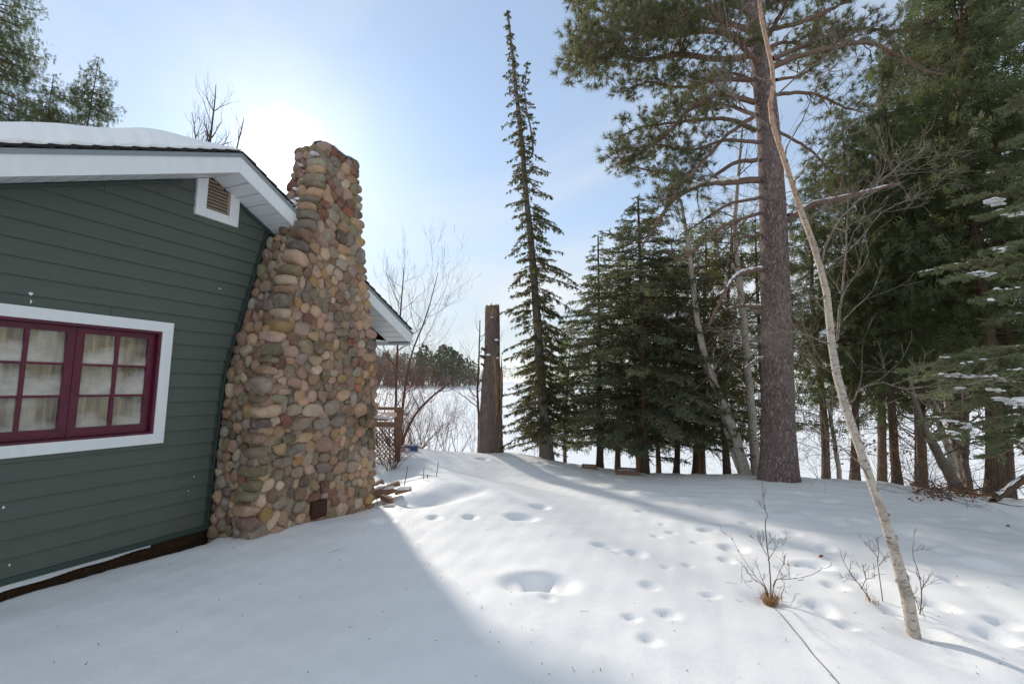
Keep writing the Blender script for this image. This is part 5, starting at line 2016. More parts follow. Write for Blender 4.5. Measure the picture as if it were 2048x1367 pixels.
for pts, dY, (ra, rb), tp_, dn in limbs:
    P0 = pixpath(pts, YP, YP + dY)
    P = smooth_path(P0, 22)
    P[1:-1] += rg.normal(size=(20, 3)) * .007
    LB = MB()
    ra_, rb_ = ra / F_PX * YP / 2 * .82, rb / F_PX * YP / 2 * .75
    addtube(LB, P, np.linspace(ra_, rb_, 22), 8, wob=.05, rg=rg)
    tcount += limb_detail(P, ra_, rb_, rg, dn, .16 if tp_ < .4 else .28, .62, True, tp_, upc=.25)
    LB.build('limb', M['limb_bark'], pine, off=pb)
LB = MB()
# fine dead twigs on the lower trunk
for q in range(34):
    py = rg.uniform(360, 880)
    i = np.argmin(abs(proj(TP)[:, 1] - py))
    a = rg.uniform(-2.6, .3)
    grow(LB, TP[i], (math.cos(a), math.sin(a) * .8 - .2, rg.uniform(-.4, .3)), rg.uniform(.35, .9), .008, 2, rg, .6, -.05, 4)
LB.build('dead_twigs', M['limb_bark'], pine, off=pb, kind='stuff')
NB.build('crown', M['pine_needles'], pine, off=pb, smooth=False)
# snow along the tops of the bare limbs
mb = MB()
for pts, dY, (ra, rb), a0, a1 in (([(1530, 538), (1485, 545), (1462, 562), (1442, 600)], -.5, (14, 8), .05, .8), ([(1532, 614), (1485, 612), (1450, 618)], -.2, (10, 5), .1, 1.), ([(1536, 712), (1512, 720), (1490, 735)], -.3, (8, 4), .2, 1.),
                                  ([(1575, 442), (1622, 410), (1700, 392), (1800, 366)], -.7, (14, 7), .1, .97), ([(1518, 360), (1450, 364), (1400, 370), (1350, 396)], -.3, (18, 12), .2, .95)):
    P = smooth_path(pixpath(pts, YP, YP + dY), 40)[int(a0 * 40):int(a1 * 40)]
    r = np.linspace(ra, rb, len(P)) / F_PX * YP / 2
    P = P + np.array([0, 0, 1.0]) * (r * .72)[:, None]
    addtube(mb, P, r * (.42 + .2 * np.sin(np.arange(len(P)) * 1.3)), 6, wob=.2, rg=rg)
tag(mb.build('limb_snow', M['snow'], off=pb), 'thin lines of snow along the lower limbs of the red pine', 'snow', kind='stuff')
bpy.data.objects['limb_snow'].location = tuple(pb)

# ------------------------------------------------------------------ birches left of the pine
rg = np.random.default_rng(61)


def stem_tree(name, label, cat, pts, Y0, Y1, wpx, mat, mat2, rg, group=None, kids=10, klen=1.2, start=.3, depth=3, kr=.4, spread=.5, up=.25, n=9, foot=True, bias=None):
    P = smooth_path(pixpath(pts, Y0, Y1), 26)
    if foot:
        P[0][2] = min(P[0][2], gz(P[0][0], P[0][1])) - .12
    b0 = P[0].copy()
    b0[2] = gz(b0[0], b0[1]) if foot else b0[2]
    root = empty(name, tuple(b0), label, cat, group)
    w = np.interp(np.linspace(0, 1, 26), np.linspace(0, 1, len(wpx)), wpx) / F_PX * np.linspace(Y0, Y1, 26) / 2
    P[1:-1] += rg.normal(size=(24, 3)) * .3 * w[1:-1, None] * .35
    mb = MB()
    addtube(mb, P, w, n, wob=.05, rg=rg)
    mb.build('trunk', mat, root, off=b0)
    kb = MB()
    for q in range(kids):
        t = start + (1 - start) * (q + rg.random()) / kids
        i = min(25, int(t * 25))
        d0, s, u = perp_basis(P[min(25, i + 1)] - P[max(0, i - 1)])
        a = rg.uniform(0, 6.28)
        d = d0 * .6 + s * math.cos(a) + u * math.sin(a)
        if bias is not None:
            d = d + np.asarray(bias)
        grow(kb, P[i], d, klen * rg.uniform(.5, 1.2) * (1.2 - .6 * t), max(.003, w[i] * kr), depth, rg, spread, up, 5)
    if kids:
        kb.build('branches', mat2, root, off=b0)
    return root, P, w, b0


BG = 'birches beside the big pine'
stem_tree('birch_tree', 'white birch with a trunk leaning left, left of the big pine', 'tree', [(1494, 950), (1468, 868), (1442, 795), (1412, 720), (1392, 620), (1378, 500), (1362, 400)], 9.2, 9.6, [20, 17, 15, 13, 11, 8, 5], M['birch'], M['twig'], rg, BG, 16, 1.1, .3, 3, .35)
stem_tree('birch_tree', 'slim birch stem forking from the foot of the leaning white birch', 'tree', [(1482, 948), (1462, 895), (1448, 840), (1436, 780), (1424, 700)], 9.3, 9.7, [10, 9, 8, 6, 4], M['birch'], M['twig'], rg, BG, 8, .8, .4, 2)
stem_tree('birch_tree', 'upright white birch close against the left side of the big pine', 'tree', [(1512, 952), (1504, 850), (1496, 740), (1486, 620), (1474, 530), (1470, 440), (1478, 340), (1485, 250)], 9.6, 9.9, [19, 16, 15, 13, 11, 9, 6, 4], M['birch'], M['twig'], rg, BG, 18, 1.1, .3, 3, .35)

# ------------------------------------------------------------------ the leaning birch in front
rg = np.random.default_rng(71)
root, P, w, b0 = stem_tree('leaning_birch', 'slender pale birch leaning left across the picture in front of the big pine', 'tree',
                           [(1833, 1262), (1806, 1160), (1772, 1050), (1742, 960), (1704, 850), (1674, 750), (1660, 670), (1655, 600), (1640, 530), (1612, 450), (1585, 372), (1566, 310), (1548, 255), (1540, 205), (1549, 160), (1536, 95), (1522, 30), (1515, -40), (1512, -120)],
                           3.12, 3.7, [22, 20, 16.5, 15, 15.5, 14.5, 13.5, 12.5, 11.5, 11, 10.5, 10, 9.5, 9, 8.5, 8, 7.5, 6.5, 5.5], M['tan_birch'], M['grey_bark'], rg, None, 0, n=14)
for pts, r0, dY in [([(1660, 690), (1674, 672), (1680, 610), (1690, 540), (1694, 470), (1700, 380)], 7, .1), ([(1640, 520), (1680, 440), (1740, 380), (1800, 330)], 5, -.3), ([(1612, 450), (1640, 420), (1700, 400), (1790, 340)], 3.5, .2), ([(1656, 690), (1610, 668), (1560, 660), (1520, 672)], 4, -.1),
                    ([(1655, 600), (1610, 590), (1570, 610)], 3, -.2), ([(1548, 258), (1500, 225), (1460, 180)], 5, .1), ([(1549, 165), (1510, 150), (1470, 110), (1455, 60)], 4, -.1), ([(1540, 205), (1600, 150), (1680, 95), (1760, 40), (1840, 0)], 4, .2), ([(1585, 372), (1640, 300), (1690, 260), (1760, 200)], 3.5, -.2),
                    ([(1566, 310), (1600, 250), (1640, 170), (1680, 120)], 3.5, .2), ([(1600, 420), (1540, 390), (1500, 370)], 3, -.1), ([(1690, 820), (1720, 780), (1770, 765), (1830, 790)], 4, -.1), ([(1742, 950), (1690, 900), (1640, 870), (1600, 855)], 3, -.2), ([(1640, 530), (1700, 500), (1770, 420), (1820, 400)], 3.5, .1), ([(1674, 750), (1640, 730), (1600, 700)], 2.5, .1)]:
    i = int(np.argmin(np.hypot(*(proj(P) - np.array(pts[0])).T)))
    Y = P[i][1]
    Q = smooth_path(pixpath(pts, Y, Y + dY), 12)
    Q[0] = P[i]
    Q[1:] += rg.normal(size=(11, 3)) * .006
    kb = MB()
    addtube(kb, Q, np.linspace(r0, r0 * .3, 12) / F_PX * Y / 2, 5)
    for q in range(9):
        j = rg.integers(3, 12)
        d0, s, u = perp_basis(Q[min(11, j + 1)] - Q[j - 1])
        a = rg.uniform(0, 6.28)
        grow(kb, Q[j], d0 * 1.1 + (s * math.cos(a) + u * math.sin(a)) * .7, rg.uniform(.15, .42), r0 / F_PX * Y / 2 * .4, 2, rg, .4, .1, 4)
    kb.build('branch', M['grey_bark'], root, off=b0)
# curls of peeling bark
pk = MB()
for q in range(60):
    i = rg.integers(1, 19)
    a = rg.uniform(math.pi, 2 * math.pi)
    d0, s, u = perp_basis(P[i + 1] - P[i])
    out = norm(np.array([math.cos(a), math.sin(a), rg.uniform(-.2, .3)]))
    c = P[i] + (P[i + 1] - P[i]) * rg.random() + out * w[i] * .95
    sd = norm(np.cross(out, d0))
    L, wd = rg.uniform(.006, .022), rg.uniform(.012, .05)
    V = []
    for k in range(4):
        t = k / 3
        e = c + sd * L * (t - .2) + out * L * .7 * t * t
        V += [e - d0 * wd / 2 * (1 - .3 * t), e + d0 * wd / 2 * (1 - .5 * t)]
    pk.add(V, [[0, 1, 3, 2], [2, 3, 5, 4], [4, 5, 7, 6]])
pk.build('peeling_bark', M['tan_birch'], root, off=b0, kind='stuff')

# ------------------------------------------------------------------ thin leaning stems on the bank at the right
rg = np.random.default_rng(81)
SG = 'thin leaning stems on the bank at the right'
for lab, pts, Y, wv in [
    ('thin grey stem leaning left, nearest the straight cedar trunk', [(1925, 985), (1888, 920), (1852, 858), (1830, 800), (1815, 740)], 9.4, [13, 12, 10, 8, 5]),
    ('second leaning grey stem of the cluster, crossing behind the first', [(1905, 972), (1872, 905), (1845, 850), (1828, 790)], 9.8, [12, 11, 9, 5]),
    ('mottled pale stem leaning left in the middle of the cluster', [(1910, 968), (1900, 905), (1878, 845), (1862, 780)], 9.9, [13, 12, 10, 7]),
    ('mottled pale stem standing almost upright behind the cluster', [(1928, 968), (1912, 900), (1900, 850), (1890, 780)], 10.2, [14, 13, 11, 8]),
    ('grey stem with a bowed foot right of the cluster', [(1938, 968), (1930, 920), (1932, 860), (1930, 780)], 10.0, [13, 12, 11, 8]),
    ('dark thin sapling left of the cluster', [(1842, 965), (1838, 900), (1836, 840), (1830, 780)], 10.2, [8, 8, 7, 4]),
    ('pale sapling between the pine and the birch', [(1680, 958), (1672, 905), (1664, 850), (1655, 800)], 10.0, [9, 8, 7, 4]),
    ('dark sapling close right of the big pine', [(1657, 955), (1652, 890), (1645, 830)], 9.8, [5, 4, 3]),
]:
    stem_tree('sapling', lab, 'young tree', pts, Y, Y + .3, wv, M['birch'] if 'pale' in lab else M['grey_bark'], M['twig'], rg, SG, 7, .7, .3, 2, .35)

# ------------------------------------------------------------------ snowy fir reaching in from the right edge
rg = np.random.default_rng(91)
YF = 4.6
fb0 = at(2240, 1000, YF)
fb0[2] = gz(fb0[0], fb0[1])
fir = empty('snowy_fir', tuple(fb0), 'light green fir whose snow-laden boughs reach in from the right edge', 'tree')
tb, wb, nb_ = MB(), MB(), MB()
FT = np.array([[fb0[0], fb0[1], z] for z in np.linspace(fb0[2] - .1, 8.0, 12)])
addtube(tb, FT, np.linspace(.14, .02, 12), 12)
sn = MB()
for (py0, tx, ty, dY) in [(30, 1985, 28, .0), (60, 2040, 45, -.3), (420, 1930, 398, .0), (450, 1985, 430, -.5), (520, 1990, 500, -.4), (540, 1870, 542, .2), (580, 1900, 560, -.3), (600, 1985, 600, -.6), (720, 1815, 742, -.1), (745, 1830, 762, -.5), (765, 1880, 790, -.7), (790, 1935, 810, -.2), (800, 1862, 842, .1), (850, 1900, 872, -.5), (860, 1960, 890, -.2), (880, 1990, 915, -.6), (350, 1990, 345, .4), (640, 2000, 640, .3), (700, 1950, 720, .5), (820, 1990, 860, .3),
                          (200, 2010, 210, .3), (-80, 2000, -60, 0), (300, 2030, 280, -.3)]:
    A = at(2240, py0 - 20, YF)
    B = at(tx, ty, YF + dY)
    Lb = np.linalg.norm(B - A)
    t = np.linspace(0, 1, 12)
    Q = A + (B - A) * t[:, None]
    Q[:, 2] += .12 * np.sin(t * math.pi) * Lb * .5
    addtube(wb, Q, .012 * (1 - .8 * t) + .002, 5)
    hd = norm(B - A)
    sdv = norm(np.cross(hd, [0, 0, 1]))
    for q in range(int(Lb * 42)):
        tt = rg.uniform(.12, 1.0)
        c = np.array([np.interp(tt, t, Q[:, i]) for i in range(3)])
        sg = 1 if q % 2 else -1
        d = norm(hd * rg.uniform(.5, 1.0) + sdv * sg * rg.uniform(.4, 1.0) + np.array([0, 0, rg.uniform(-.35, .12)]))
        Lt = rg.uniform(.14, .36) * (1.15 - .7 * tt)
        e = c + d * Lt
        twigs(wb, c, e, .003, .0012)
        brush(nb_, c, e, rg, .030, .0075, 420, up=.12)
        for _ in range(3):
            f = rg.uniform(.3, .9)
            c2 = c + d * Lt * f
            d2 = norm(d + rg.normal(size=3) * np.array([.5, .5, .2]))
            brush(nb_, c2, c2 + d2 * Lt * rg.uniform(.25, .5), rg, .028, .0065, 420, up=.12)
        if rg.random() < .035 and tt > .25:
            P_ = (c + e) / 2 + np.array([0, 0, .012])
            for k_ in range(rg.integers(3, 7)):
                snow_lump(sn, P_ + d * rg.uniform(-.5, .5) * Lt + rg.normal(size=3) * np.array([.012, .012, .004]), rg.uniform(.012, .032), rg.uniform(.010, .026), rg.uniform(.008, .016), rg, 7)
for q in range(54):
    z = 1.3 + 6.3 * (q + rg.random()) / 54
    bough(wb, nb_, np.array([fb0[0], fb0[1], z]), rg.uniform(-1.25, 1.35), 1.7 * (1 - z / 8.6) + .25, .1, .25, rg, .012, (.032, .009), .07, .3, 90, .3)
tb.build('trunk', M['dark_bark'], fir, off=fb0)
wb.build('branches', M['limb_bark'], fir, off=fb0)
nb_.build('crown', M['near_needles'], fir, off=fb0, smooth=False)
for px, py, rx, rz in [(1925, 752, .10, .03), (1985, 758, .13, .035), (2030, 800, .11, .035), (1890, 750, .07, .022), (1990, 404, .10, .022), (2020, 425, .12, .028), (2000, 500, .08, .02), (1960, 548, .10, .02), (2035, 808, .10, .03), (1900, 842, .05, .018), (1935, 848, .06, .02), (1990, 780, .06, .02)]:
    P_ = at(px, py, YF - .35)
    for q in range(16):
        u_ = rg.uniform(-1, 1)
        snow_lump(sn, P_ + np.array([u_ * rx, rg.uniform(-.06, .06), -.10 * rx * u_ + rg.normal() * .006]), rx * rg.uniform(.20, .44), rx * rg.uniform(.16, .34), rz * rg.uniform(.5, .9) * (1.1 - .6 * abs(u_)), rg, 9)
tag(sn.build('bough_snow', M['snow']), 'clots of snow resting on the fir boughs at the right edge', 'snow', kind='stuff')

# ------------------------------------------------------------------ far side of the lake
rg = np.random.default_rng(101)


def far_pt(px, Y):
    P = at(px, 760, Y)
    P[2] = LAKE_Z
    return P


def shore_land(name, pxs, Yn, Yf, hgt):
    mb = MB()
    V, F = [], []
    rows = 7
    for i, px in enumerate(pxs):
        for j in range(rows):
            t = j / (rows - 1)
            yn = Yn(px)
            P = far_pt(px, yn + (Yf - yn) * t)
            P[2] = LAKE_Z - .25 + hgt * (1 - math.exp(-5 * t)) + .12 * math.sin(px * .21 + j)
            V.append(P)
    k = rows
    n = len(pxs)
    F = [[i * k + j, (i + 1) * k + j, (i + 1) * k + j + 1, i * k + j + 1] for i in range(n - 1) for j in range(k - 1)]
    mb.add(V, F)
    return mb.build(name, M['lake'], kind='structure')


Ynear = lambda px: float(np.interp(px, [200, 700, 800, 860, 900, 940, 965, 990], [150, 165, 178, 190, 215, 255, 310, 380]))
shore_land('peninsula', np.linspace(200, 985, 50), Ynear, 420, 1.6)
shore_land('far_shore', np.linspace(-600, 3600, 80), lambda px: 560.0, 900, 4.0)


def far_conifer(mbs, P, h, w, rg, kind, n=260):
    """crown built of many small leaf clumps, denser inside"""
    t = rg.uniform(0, 1, n) ** .8
    if kind == 'pine':
        prof_ = np.interp(t, [0, .25, .5, .8, 1], [.25, .7, 1.0, .7, .1])
        z0 = .28
    else:
        prof_ = np.interp(t, [0, .1, .6, 1], [.7, 1.0, .55, .04])
        z0 = .08
    r = w * prof_ * np.sqrt(rg.uniform(0, 1, n))
    a = rg.uniform(0, 6.28, n)
    b = np.stack([P[0] + r * np.cos(a), P[1] + r * np.sin(a), P[2] + h * (z0 + (1 - z0) * t)], 1)
    d = np.stack([np.cos(a), np.sin(a), rg.uniform(-.4, .7, n)], 1) + rg.normal(size=(n, 3)) * .4
    s = h * .055
    blades(mbs[1], b, d, s * rg.uniform(.7, 1.8, n), s * rg.uniform(.5, 1.0, n), rg=rg, quad=True)
    addtube(mbs[0], [P, P + np.array([0, 0, h * .5]), P + np.array([0, 0, h * .93])], [h * .014, h * .009, h * .002], 5)


def far_tree(name, label, P, h, w, kind, matc, group, n=260):
    root = empty(name, tuple(P), label, 'tree', group)
    mbs = (MB(), MB())
    far_conifer(mbs, P, h, w, rg, kind, n)
    mbs[0].build('trunk', M['grey_bark'], root, off=P)
    mbs[1].build('crown', matc, root, off=P, smooth=False)
    return root


GF = 'pines on the wooded point across the lake'
fars = [(846, 690, 17, 'pine', 'ragged pine at the left of the wooded point, crown above its neighbours'), (872, 706, 15, 'pine', 'pine beside the notch in the tree line on the wooded point'), (884, 690, 17, 'pine', 'tallest rounded pine near the crest of the wooded point'), (897, 694, 17, 'pine', 'broad pine just right of the tallest one on the wooded point'),
        (908, 702, 16, 'pine', 'mid-height pine on the sloping right shoulder of the wooded point'), (920, 709, 15, 'spruce', 'dense dark evergreen lower on the right shoulder of the wooded point'), (931, 716, 14, 'spruce', 'low dark evergreen near the tip of the wooded point'), (942, 722, 12, 'pine', 'last low pine above the bare brush at the tip of the point'), (951, 727, 14, 'pine', 'open wispy pine at the tip of the wooded point')]
for px, ty, w, kd, lab in fars:
    Y = Ynear(px) + 10
    P = far_pt(px, Y)
    P[2] += .6
    h = at(px, ty, Y)[2] - P[2]
    far_tree('far_pine', lab, P, h, w * Y / F_PX * .5 * (1.7 if px < 948 else .9), kd, M['far_green'], GF, 420 if px < 948 else 120)
# brushy wood that reads as one mass along the shore and behind
mb, mt = MB(), MB()
for q in range(190):
    px = rg.uniform(640, 985)
    Y = Ynear(px) + rg.uniform(2, 50)
    P = far_pt(px, Y)
    P[2] += .4
    top = np.interp(px, [640, 780, 830, 870, 930, 985], [690, 700, 712, 720, 738, 745]) + rg.uniform(-8, 22)
    h = at(px, top, Y)[2] - P[2]
    for k in range(9):
        a = rg.uniform(0, 6.28)
        e = P + np.array([math.cos(a) * h * .22, math.sin(a) * h * .22, h * rg.uniform(.55, 1.0)])
        twigs(mt, P, e, h * .012, h * .002)
    n = 60
    b = P + np.stack([rg.normal(size=n) * h * .2, rg.normal(size=n) * h * .2, h * rg.uniform(.1, .95, n)], 1)
    blades(mt, b, rg.normal(size=(n, 3)) * .6 + np.array([0, 0, 1.]), h * rg.uniform(.06, .16, n), h * .014, rg=rg)
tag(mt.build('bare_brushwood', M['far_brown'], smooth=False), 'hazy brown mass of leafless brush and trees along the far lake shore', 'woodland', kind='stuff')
mb = MB()
mt = MB()
for q in range(150):
    px = rg.uniform(620, 960)
    Y = Ynear(px) + rg.uniform(25, 90)
    P = far_pt(px, Y)
    P[2] += 1.2
    top = np.interp(px, [560, 780, 830, 870, 900, 930, 960], [690, 700, 706, 702, 700, 722, 740]) + rg.uniform(-4, 26)
    h = at(px, top, Y)[2] - P[2]
    far_conifer((mt, mb), P, h, h * .24, rg, 'pine' if rg.random() < .6 else 'spruce', 170)
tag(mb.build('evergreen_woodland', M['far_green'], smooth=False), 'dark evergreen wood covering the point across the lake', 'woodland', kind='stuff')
mb = MB()
for q in range(620):
    px = rg.uniform(-300, 2900)
    P = far_pt(px, rg.uniform(575, 680))
    P[2] += 2
    h = rg.uniform(13, 23) * (1 + .25 * math.sin(px * .013))
    far_conifer((MB(), mb), P, h, h * .2, rg, 'spruce' if rg.random() < .5 else 'pine', 60)
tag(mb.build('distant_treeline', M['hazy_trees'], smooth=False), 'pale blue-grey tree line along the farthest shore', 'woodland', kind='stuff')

# ------------------------------------------------------------------ bare shrubs and trees beyond the chimney
rg = np.random.default_rng(111)


def shrub(name, label, px, py, Y, stems, L, spread, rg, group=None, mat='twig', r=.010, depth=3, leaf=None, nleaf=0, cat='shrub', up=.25, lsz=(.02, .045), first_up=1.0):
    P = ground_at_px(px, py, Y)
    root = empty(name, tuple(P), label, cat, group)
    mb, lb, ends = MB(), MB(), []
    for q in range(stems):
        a = rg.uniform(0, 6.28)
        d = np.array([math.cos(a) * spread, math.sin(a) * spread, first_up]) * rg.uniform(.7, 1.2)
        grow(mb, P + np.array([math.cos(a), math.sin(a), 0]) * .06 - np.array([0, 0, .04]), d, L * rg.uniform(.45, .75), r * rg.uniform(.6, 1.1), depth, rg, .5, up, 5, ends)
    mb.build('stems', M[mat], root, off=P)
    if leaf and ends:
        k = rg.integers(0, len(ends), nleaf)
        b = np.array([ends[i][0] for i in k]) + rg.normal(size=(nleaf, 3)) * .05
        blades(lb, b, rg.normal(size=(nleaf, 3)), rg.uniform(*lsz, nleaf), rg.uniform(lsz[0] * .6, lsz[1] * .6, nleaf), rg=rg, quad=True)
        lb.build('leaves', M[leaf], root, off=P, smooth=False)
    return root


SB = 'bare shrubs above the lake'
shrub('bare_shrub', 'arching leafless shrub with reddish buds beside the blue tub', 838, 893, 11.4, 13, 1.3, .9, rg, SB, 'red_twig', .010, 3, 'berry', 160, lsz=(.014, .026))
shrub('bare_shrub', 'thin upright leafless shrub midway between the blue tub and the dead stump', 891, 903, 11.5, 8, 1.55, .25, rg, SB, 'red_twig', .009, 3, 'berry', 110, lsz=(.014, .026))
shrub('bare_shrub', 'low tangle of reddish twigs left of the dead stump', 918, 905, 11.9, 10, .95, .55, rg, SB, 'red_twig', .007, 3, 'berry', 120, lsz=(.014, .026))
shrub('bare_shrub', 'sparse thin twigs close against the left of the dead stump', 948, 905, 12.0, 6, 1.4, .3, rg, SB, 'twig', .006, 3)
shrub('bare_shrub', 'low twiggy shrub right under the chimney edge, in front of the deck lattice', 768, 925, 9.2, 16, .75, .9, rg, SB, 'red_twig', .006, 3, first_up=.7)
shrub('bare_shrub', 'dense brown thicket behind the deck lattice, right of the chimney', 790, 890, 13.2, 12, 2.6, .45, rg, SB, 'red_twig', .016, 4, 'dry_leaf', 240, lsz=(.04, .09))
shrub('bare_shrub', 'brown thicket under the far eave corner', 765, 890, 14.5, 10, 3.2, .4, rg, SB, 'red_twig', .018, 4, 'dry_leaf', 260, lsz=(.04, .09))
for lab_, x_, y_, Y_, n_, L_ in (('tan-brown thicket filling the bank between the deck and the leaning bare tree', 806, 893, 12.6, 16, 1.5), ('tan-brown brush behind the blue tub', 830, 893, 13.0, 15, 1.3), ('low tan-brown brush right of the blue tub', 862, 898, 12.8, 14, 1.0), ('low reddish brush in front of the deck lattice', 782, 915, 8.8, 20, .62)):
    shrub('bare_shrub', lab_, x_, y_, Y_, n_, L_, .55, rg, SB, 'red_twig', .008, 3, 'dry_leaf', 90, lsz=(.015, .035))
stem_tree('bare_tree', 'leafless forked tree leaning right, rising past the far eave corner', 'tree', [(800, 892), (804, 830), (812, 760), (826, 700), (846, 650), (862, 600), (876, 545)], 10.6, 11.4, [6, 5.5, 4.5, 3.5, 2.8, 2, 1.2], M['red_twig'], M['red_twig'], rg, None, 15, 1.3, .2, 3, .4, .4, .35)
stem_tree('bare_tree', 'leafless limb arching low to the right over the frozen lake', 'tree', [(803, 885), (830, 830), (862, 795), (890, 772), (905, 765)], 10.7, 11.2, [6, 5, 4, 3, 1.5], M['red_twig'], M['red_twig'], rg, None, 10, .8, .3, 2, .45, .4, .3)
stem_tree('bare_tree', 'thin leafless tree standing straight up behind the far eave', 'tree', [(790, 890), (792, 780), (796, 680), (803, 600), (808, 535)], 14.0, 14.5, [5.5, 5, 4, 3, 1.5], M['twig'], M['twig'], rg, None, 16, 1.3, .3, 3, .4, .35, .35)
stem_tree('bare_sapling', 'spindly leafless sapling touching the left side of the dead stump', 'young tree', [(957, 903), (958, 840), (955, 780), (958, 710), (960, 640)], 12.4, 12.6, [5, 5, 4, 3, 2], M['twig'], M['twig'], rg, None, 12, .8, .3, 2, .5, .4, .3)
# leafless tree tops above the roof
RB = 'leafless tree tops above the roof'
for lab, pts, wv in [('larger leafless tree top above the roof ridge', [(418, 420), (418, 300), (424, 250), (430, 200), (432, 168)], [5, 4.5, 3.5, 2.4, 1]), ('smaller leafless tree top between the ridge and the chimney', [(470, 420), (468, 320), (475, 290), (484, 255), (488, 235)], [4, 3.5, 2.6, 2, 1]), ('faint leafless tree top left of the larger one above the roof', [(395, 420), (393, 300), (390, 260), (384, 225)], [3, 2.5, 2, 1])]:
    P = pixpath(pts, 17.0)
    P = np.vstack([[P[0][0], P[0][1], -.1], P])
    root = empty('bare_tree', tuple(P[0]), lab, 'tree', RB)
    mb = MB()
    Q, Lq = resample(P, 24)
    wv_ = np.interp(Q[:, 2], P[:, 2], [wv[0] * 1.4] + wv) / F_PX * 17 / 2
    addtube(mb, Q, wv_, 6)
    mb.build('trunk', M['twig'], root, off=P[0])
    kb = MB()
    for q in range(46):
        i = int(rg.uniform(.50, .97) * 23)
        a = rg.uniform(0, 6.28)
        grow(kb, Q[i], (math.cos(a) * .7, math.sin(a) * .7, 1.0), rg.uniform(.35, .95), max(.008, wv_[i] * .5), 2, rg, .35, .4, 4)
    kb.build('branches', M['twig'], root, off=P[0])

# ------------------------------------------------------------------ deck corner with lattice, blue tub, timbers, stakes
rg = np.random.default_rng(121)
YD = 9.4
dk0 = ground_at_px(776, 900, YD)
deck = empty('wooden_deck', tuple(dk0), 'brown wooden deck corner with lattice skirt and snowy rail behind the chimney', 'deck')
A, B = at(735, 893, YD), at(801, 893, YD)
zb, zm, zt = at(776, 893, YD)[2], at(776, 848, YD)[2], at(776, 818, YD)[2]
zl = dk0[2] - .02
for x in (A[0] + .02, B[0] - .05):
    mb = MB()
    bar(mb, (x, YD, zl), (x, YD, zt + .03), .09, .09, up=(0, 1, 0))
    mb.build('post', M['board'], deck, smooth=False, off=dk0)
for z, h in ((zm, .11), (zt + .02, .06)):
    mb = MB()
    bar(mb, (A[0] - .3, YD - .062, z), (B[0] + .02, YD - .062, z), .035, h)
    mb.build('rail', M['board'], deck, smooth=False, off=dk0)
x = A[0] - .3
hgt = zm - .07 - zl
while x < B[0]:
    for sg, yy in ((1, -.02), (-1, .004)):
        x0, x1 = (x, x + hgt * .9) if sg > 0 else (x + hgt * .9, x)
        z0_, z1_ = zl, zm - .07
        # keep slats inside the panel
        if max(x0, x1) > B[0]:
            t = (B[0] - min(x0, x1)) / abs(x1 - x0)
            if sg > 0:
                x1, z1_ = B[0], z0_ + (z1_ - z0_) * t
            else:
                x0, z0_ = B[0], z1_ - (z1_ - z0_) * t
        mb = MB()
        bar(mb, (x0, YD + yy, z0_), (x1, YD + yy, z1_), .012, .034, up=(0, 1, 0))
        mb.V[-1] = mb.V[-1]
        mb.build('lattice_slat', M['board'], deck, smooth=False, off=dk0)
    x += .085
mb = MB()
box(mb, (A[0] - .3, YD - .03, zm + .07), (B[0] - .30, YD + 2.0, zm + .10))
mb.build('deck_floor', M['board'], deck, smooth=False, off=dk0)
mb = MB()
for px, rx, rz in ((760, .10, .07), (752, .12, .06), (772, .09, .05), (784, .05, .03)):
    P = at(px, 836, YD + .15)
    P[2] = zm + .10
    snow_lump(mb, P, rx, .12, rz * 1.5, rg)
tag(mb.build('deck_snow', M['snow']), 'lump of snow lying on the brown deck', 'snow', kind='stuff')
YB = 10.6
P = ground_at_px(822, 899, YB)
tub = empty('blue_tub', tuple(P), 'blue plastic tub half buried in snow at the edge above the lake', 'tub')
mb = MB()
k = 16
ang = np.linspace(0, 2 * np.pi, k, endpoint=False)
rings = []
for r_, z in ((.15, -.08), (.165, .08), (.18, .085), (.18, .11), (.168, .11), (.150, .03)):
    rings.append(np.stack([r_ * np.cos(ang), r_ * .8 * np.sin(ang), np.full(k, z)], 1))
i = np.arange(len(rings) - 1)[:, None] * k
j = np.arange(k)[None]
mb.add(np.concatenate(rings), np.stack([i + j, i + (j + 1) % k, i + k + (j + 1) % k, i + k + j], -1).reshape(-1, 4))
mb.build('tub_body', M['blue'], tub)
mb = MB()
snow_lump(mb, P + np.array([0, 0, .10]), .165, .13, .045, rg, 14)
snow_lump(mb, P + np.array([-.10, -.14, -.02]), .16, .10, .10, rg, 12)
tag(mb.build('tub_snow', M['snow']), 'snow heaped on and against the blue tub', 'snow', kind='stuff')
TG = 'old timbers lying beside the chimney foot'
for lab, (x0, y0), (x1, y1), Y0, Y1, w_, h_ in [('longest weathered timber, lying nearly level beside the chimney foot', (744, 990), (800, 970), 6.15, 6.3, .07, .12), ('short split timber end lying in front of the longest timber', (764, 993), (783, 1001), 5.95, 5.85, .055, .06), ('upper timber tilted up against the snow behind the longest one', (738, 982), (766, 964), 6.4, 6.55, .06, .10), ('thin snow-covered timber end running under the snow bank', (790, 985), (822, 976), 6.0, 6.1, .05, .05)]:
    mb = MB()
    A, B = at(x0, y0, Y0), at(x1, y1, Y1)
    bar(mb, A, B, w_, h_)
    c = (A + B) / 2
    o = mb.build('timber', M['board'], off=c, smooth=False)
    o.location = tuple(c)
    tag(o, lab, 'timber', TG)
mb = MB()
for (x0, y0), Yq, rx, ry, rz in [((772, 974), 6.25, .18, .08, .035), ((752, 970), 6.5, .12, .08, .04), ((806, 976), 6.05, .10, .06, .03), ((775, 993), 5.95, .06, .05, .018), ((757, 978), 6.4, .10, .12, .05)]:
    snow_lump(mb, at(x0, y0, Yq), rx, ry, rz, rg)
tag(mb.build('timber_snow', M['snow']), 'snow lying on the timbers beside the chimney foot', 'snow', kind='stuff')
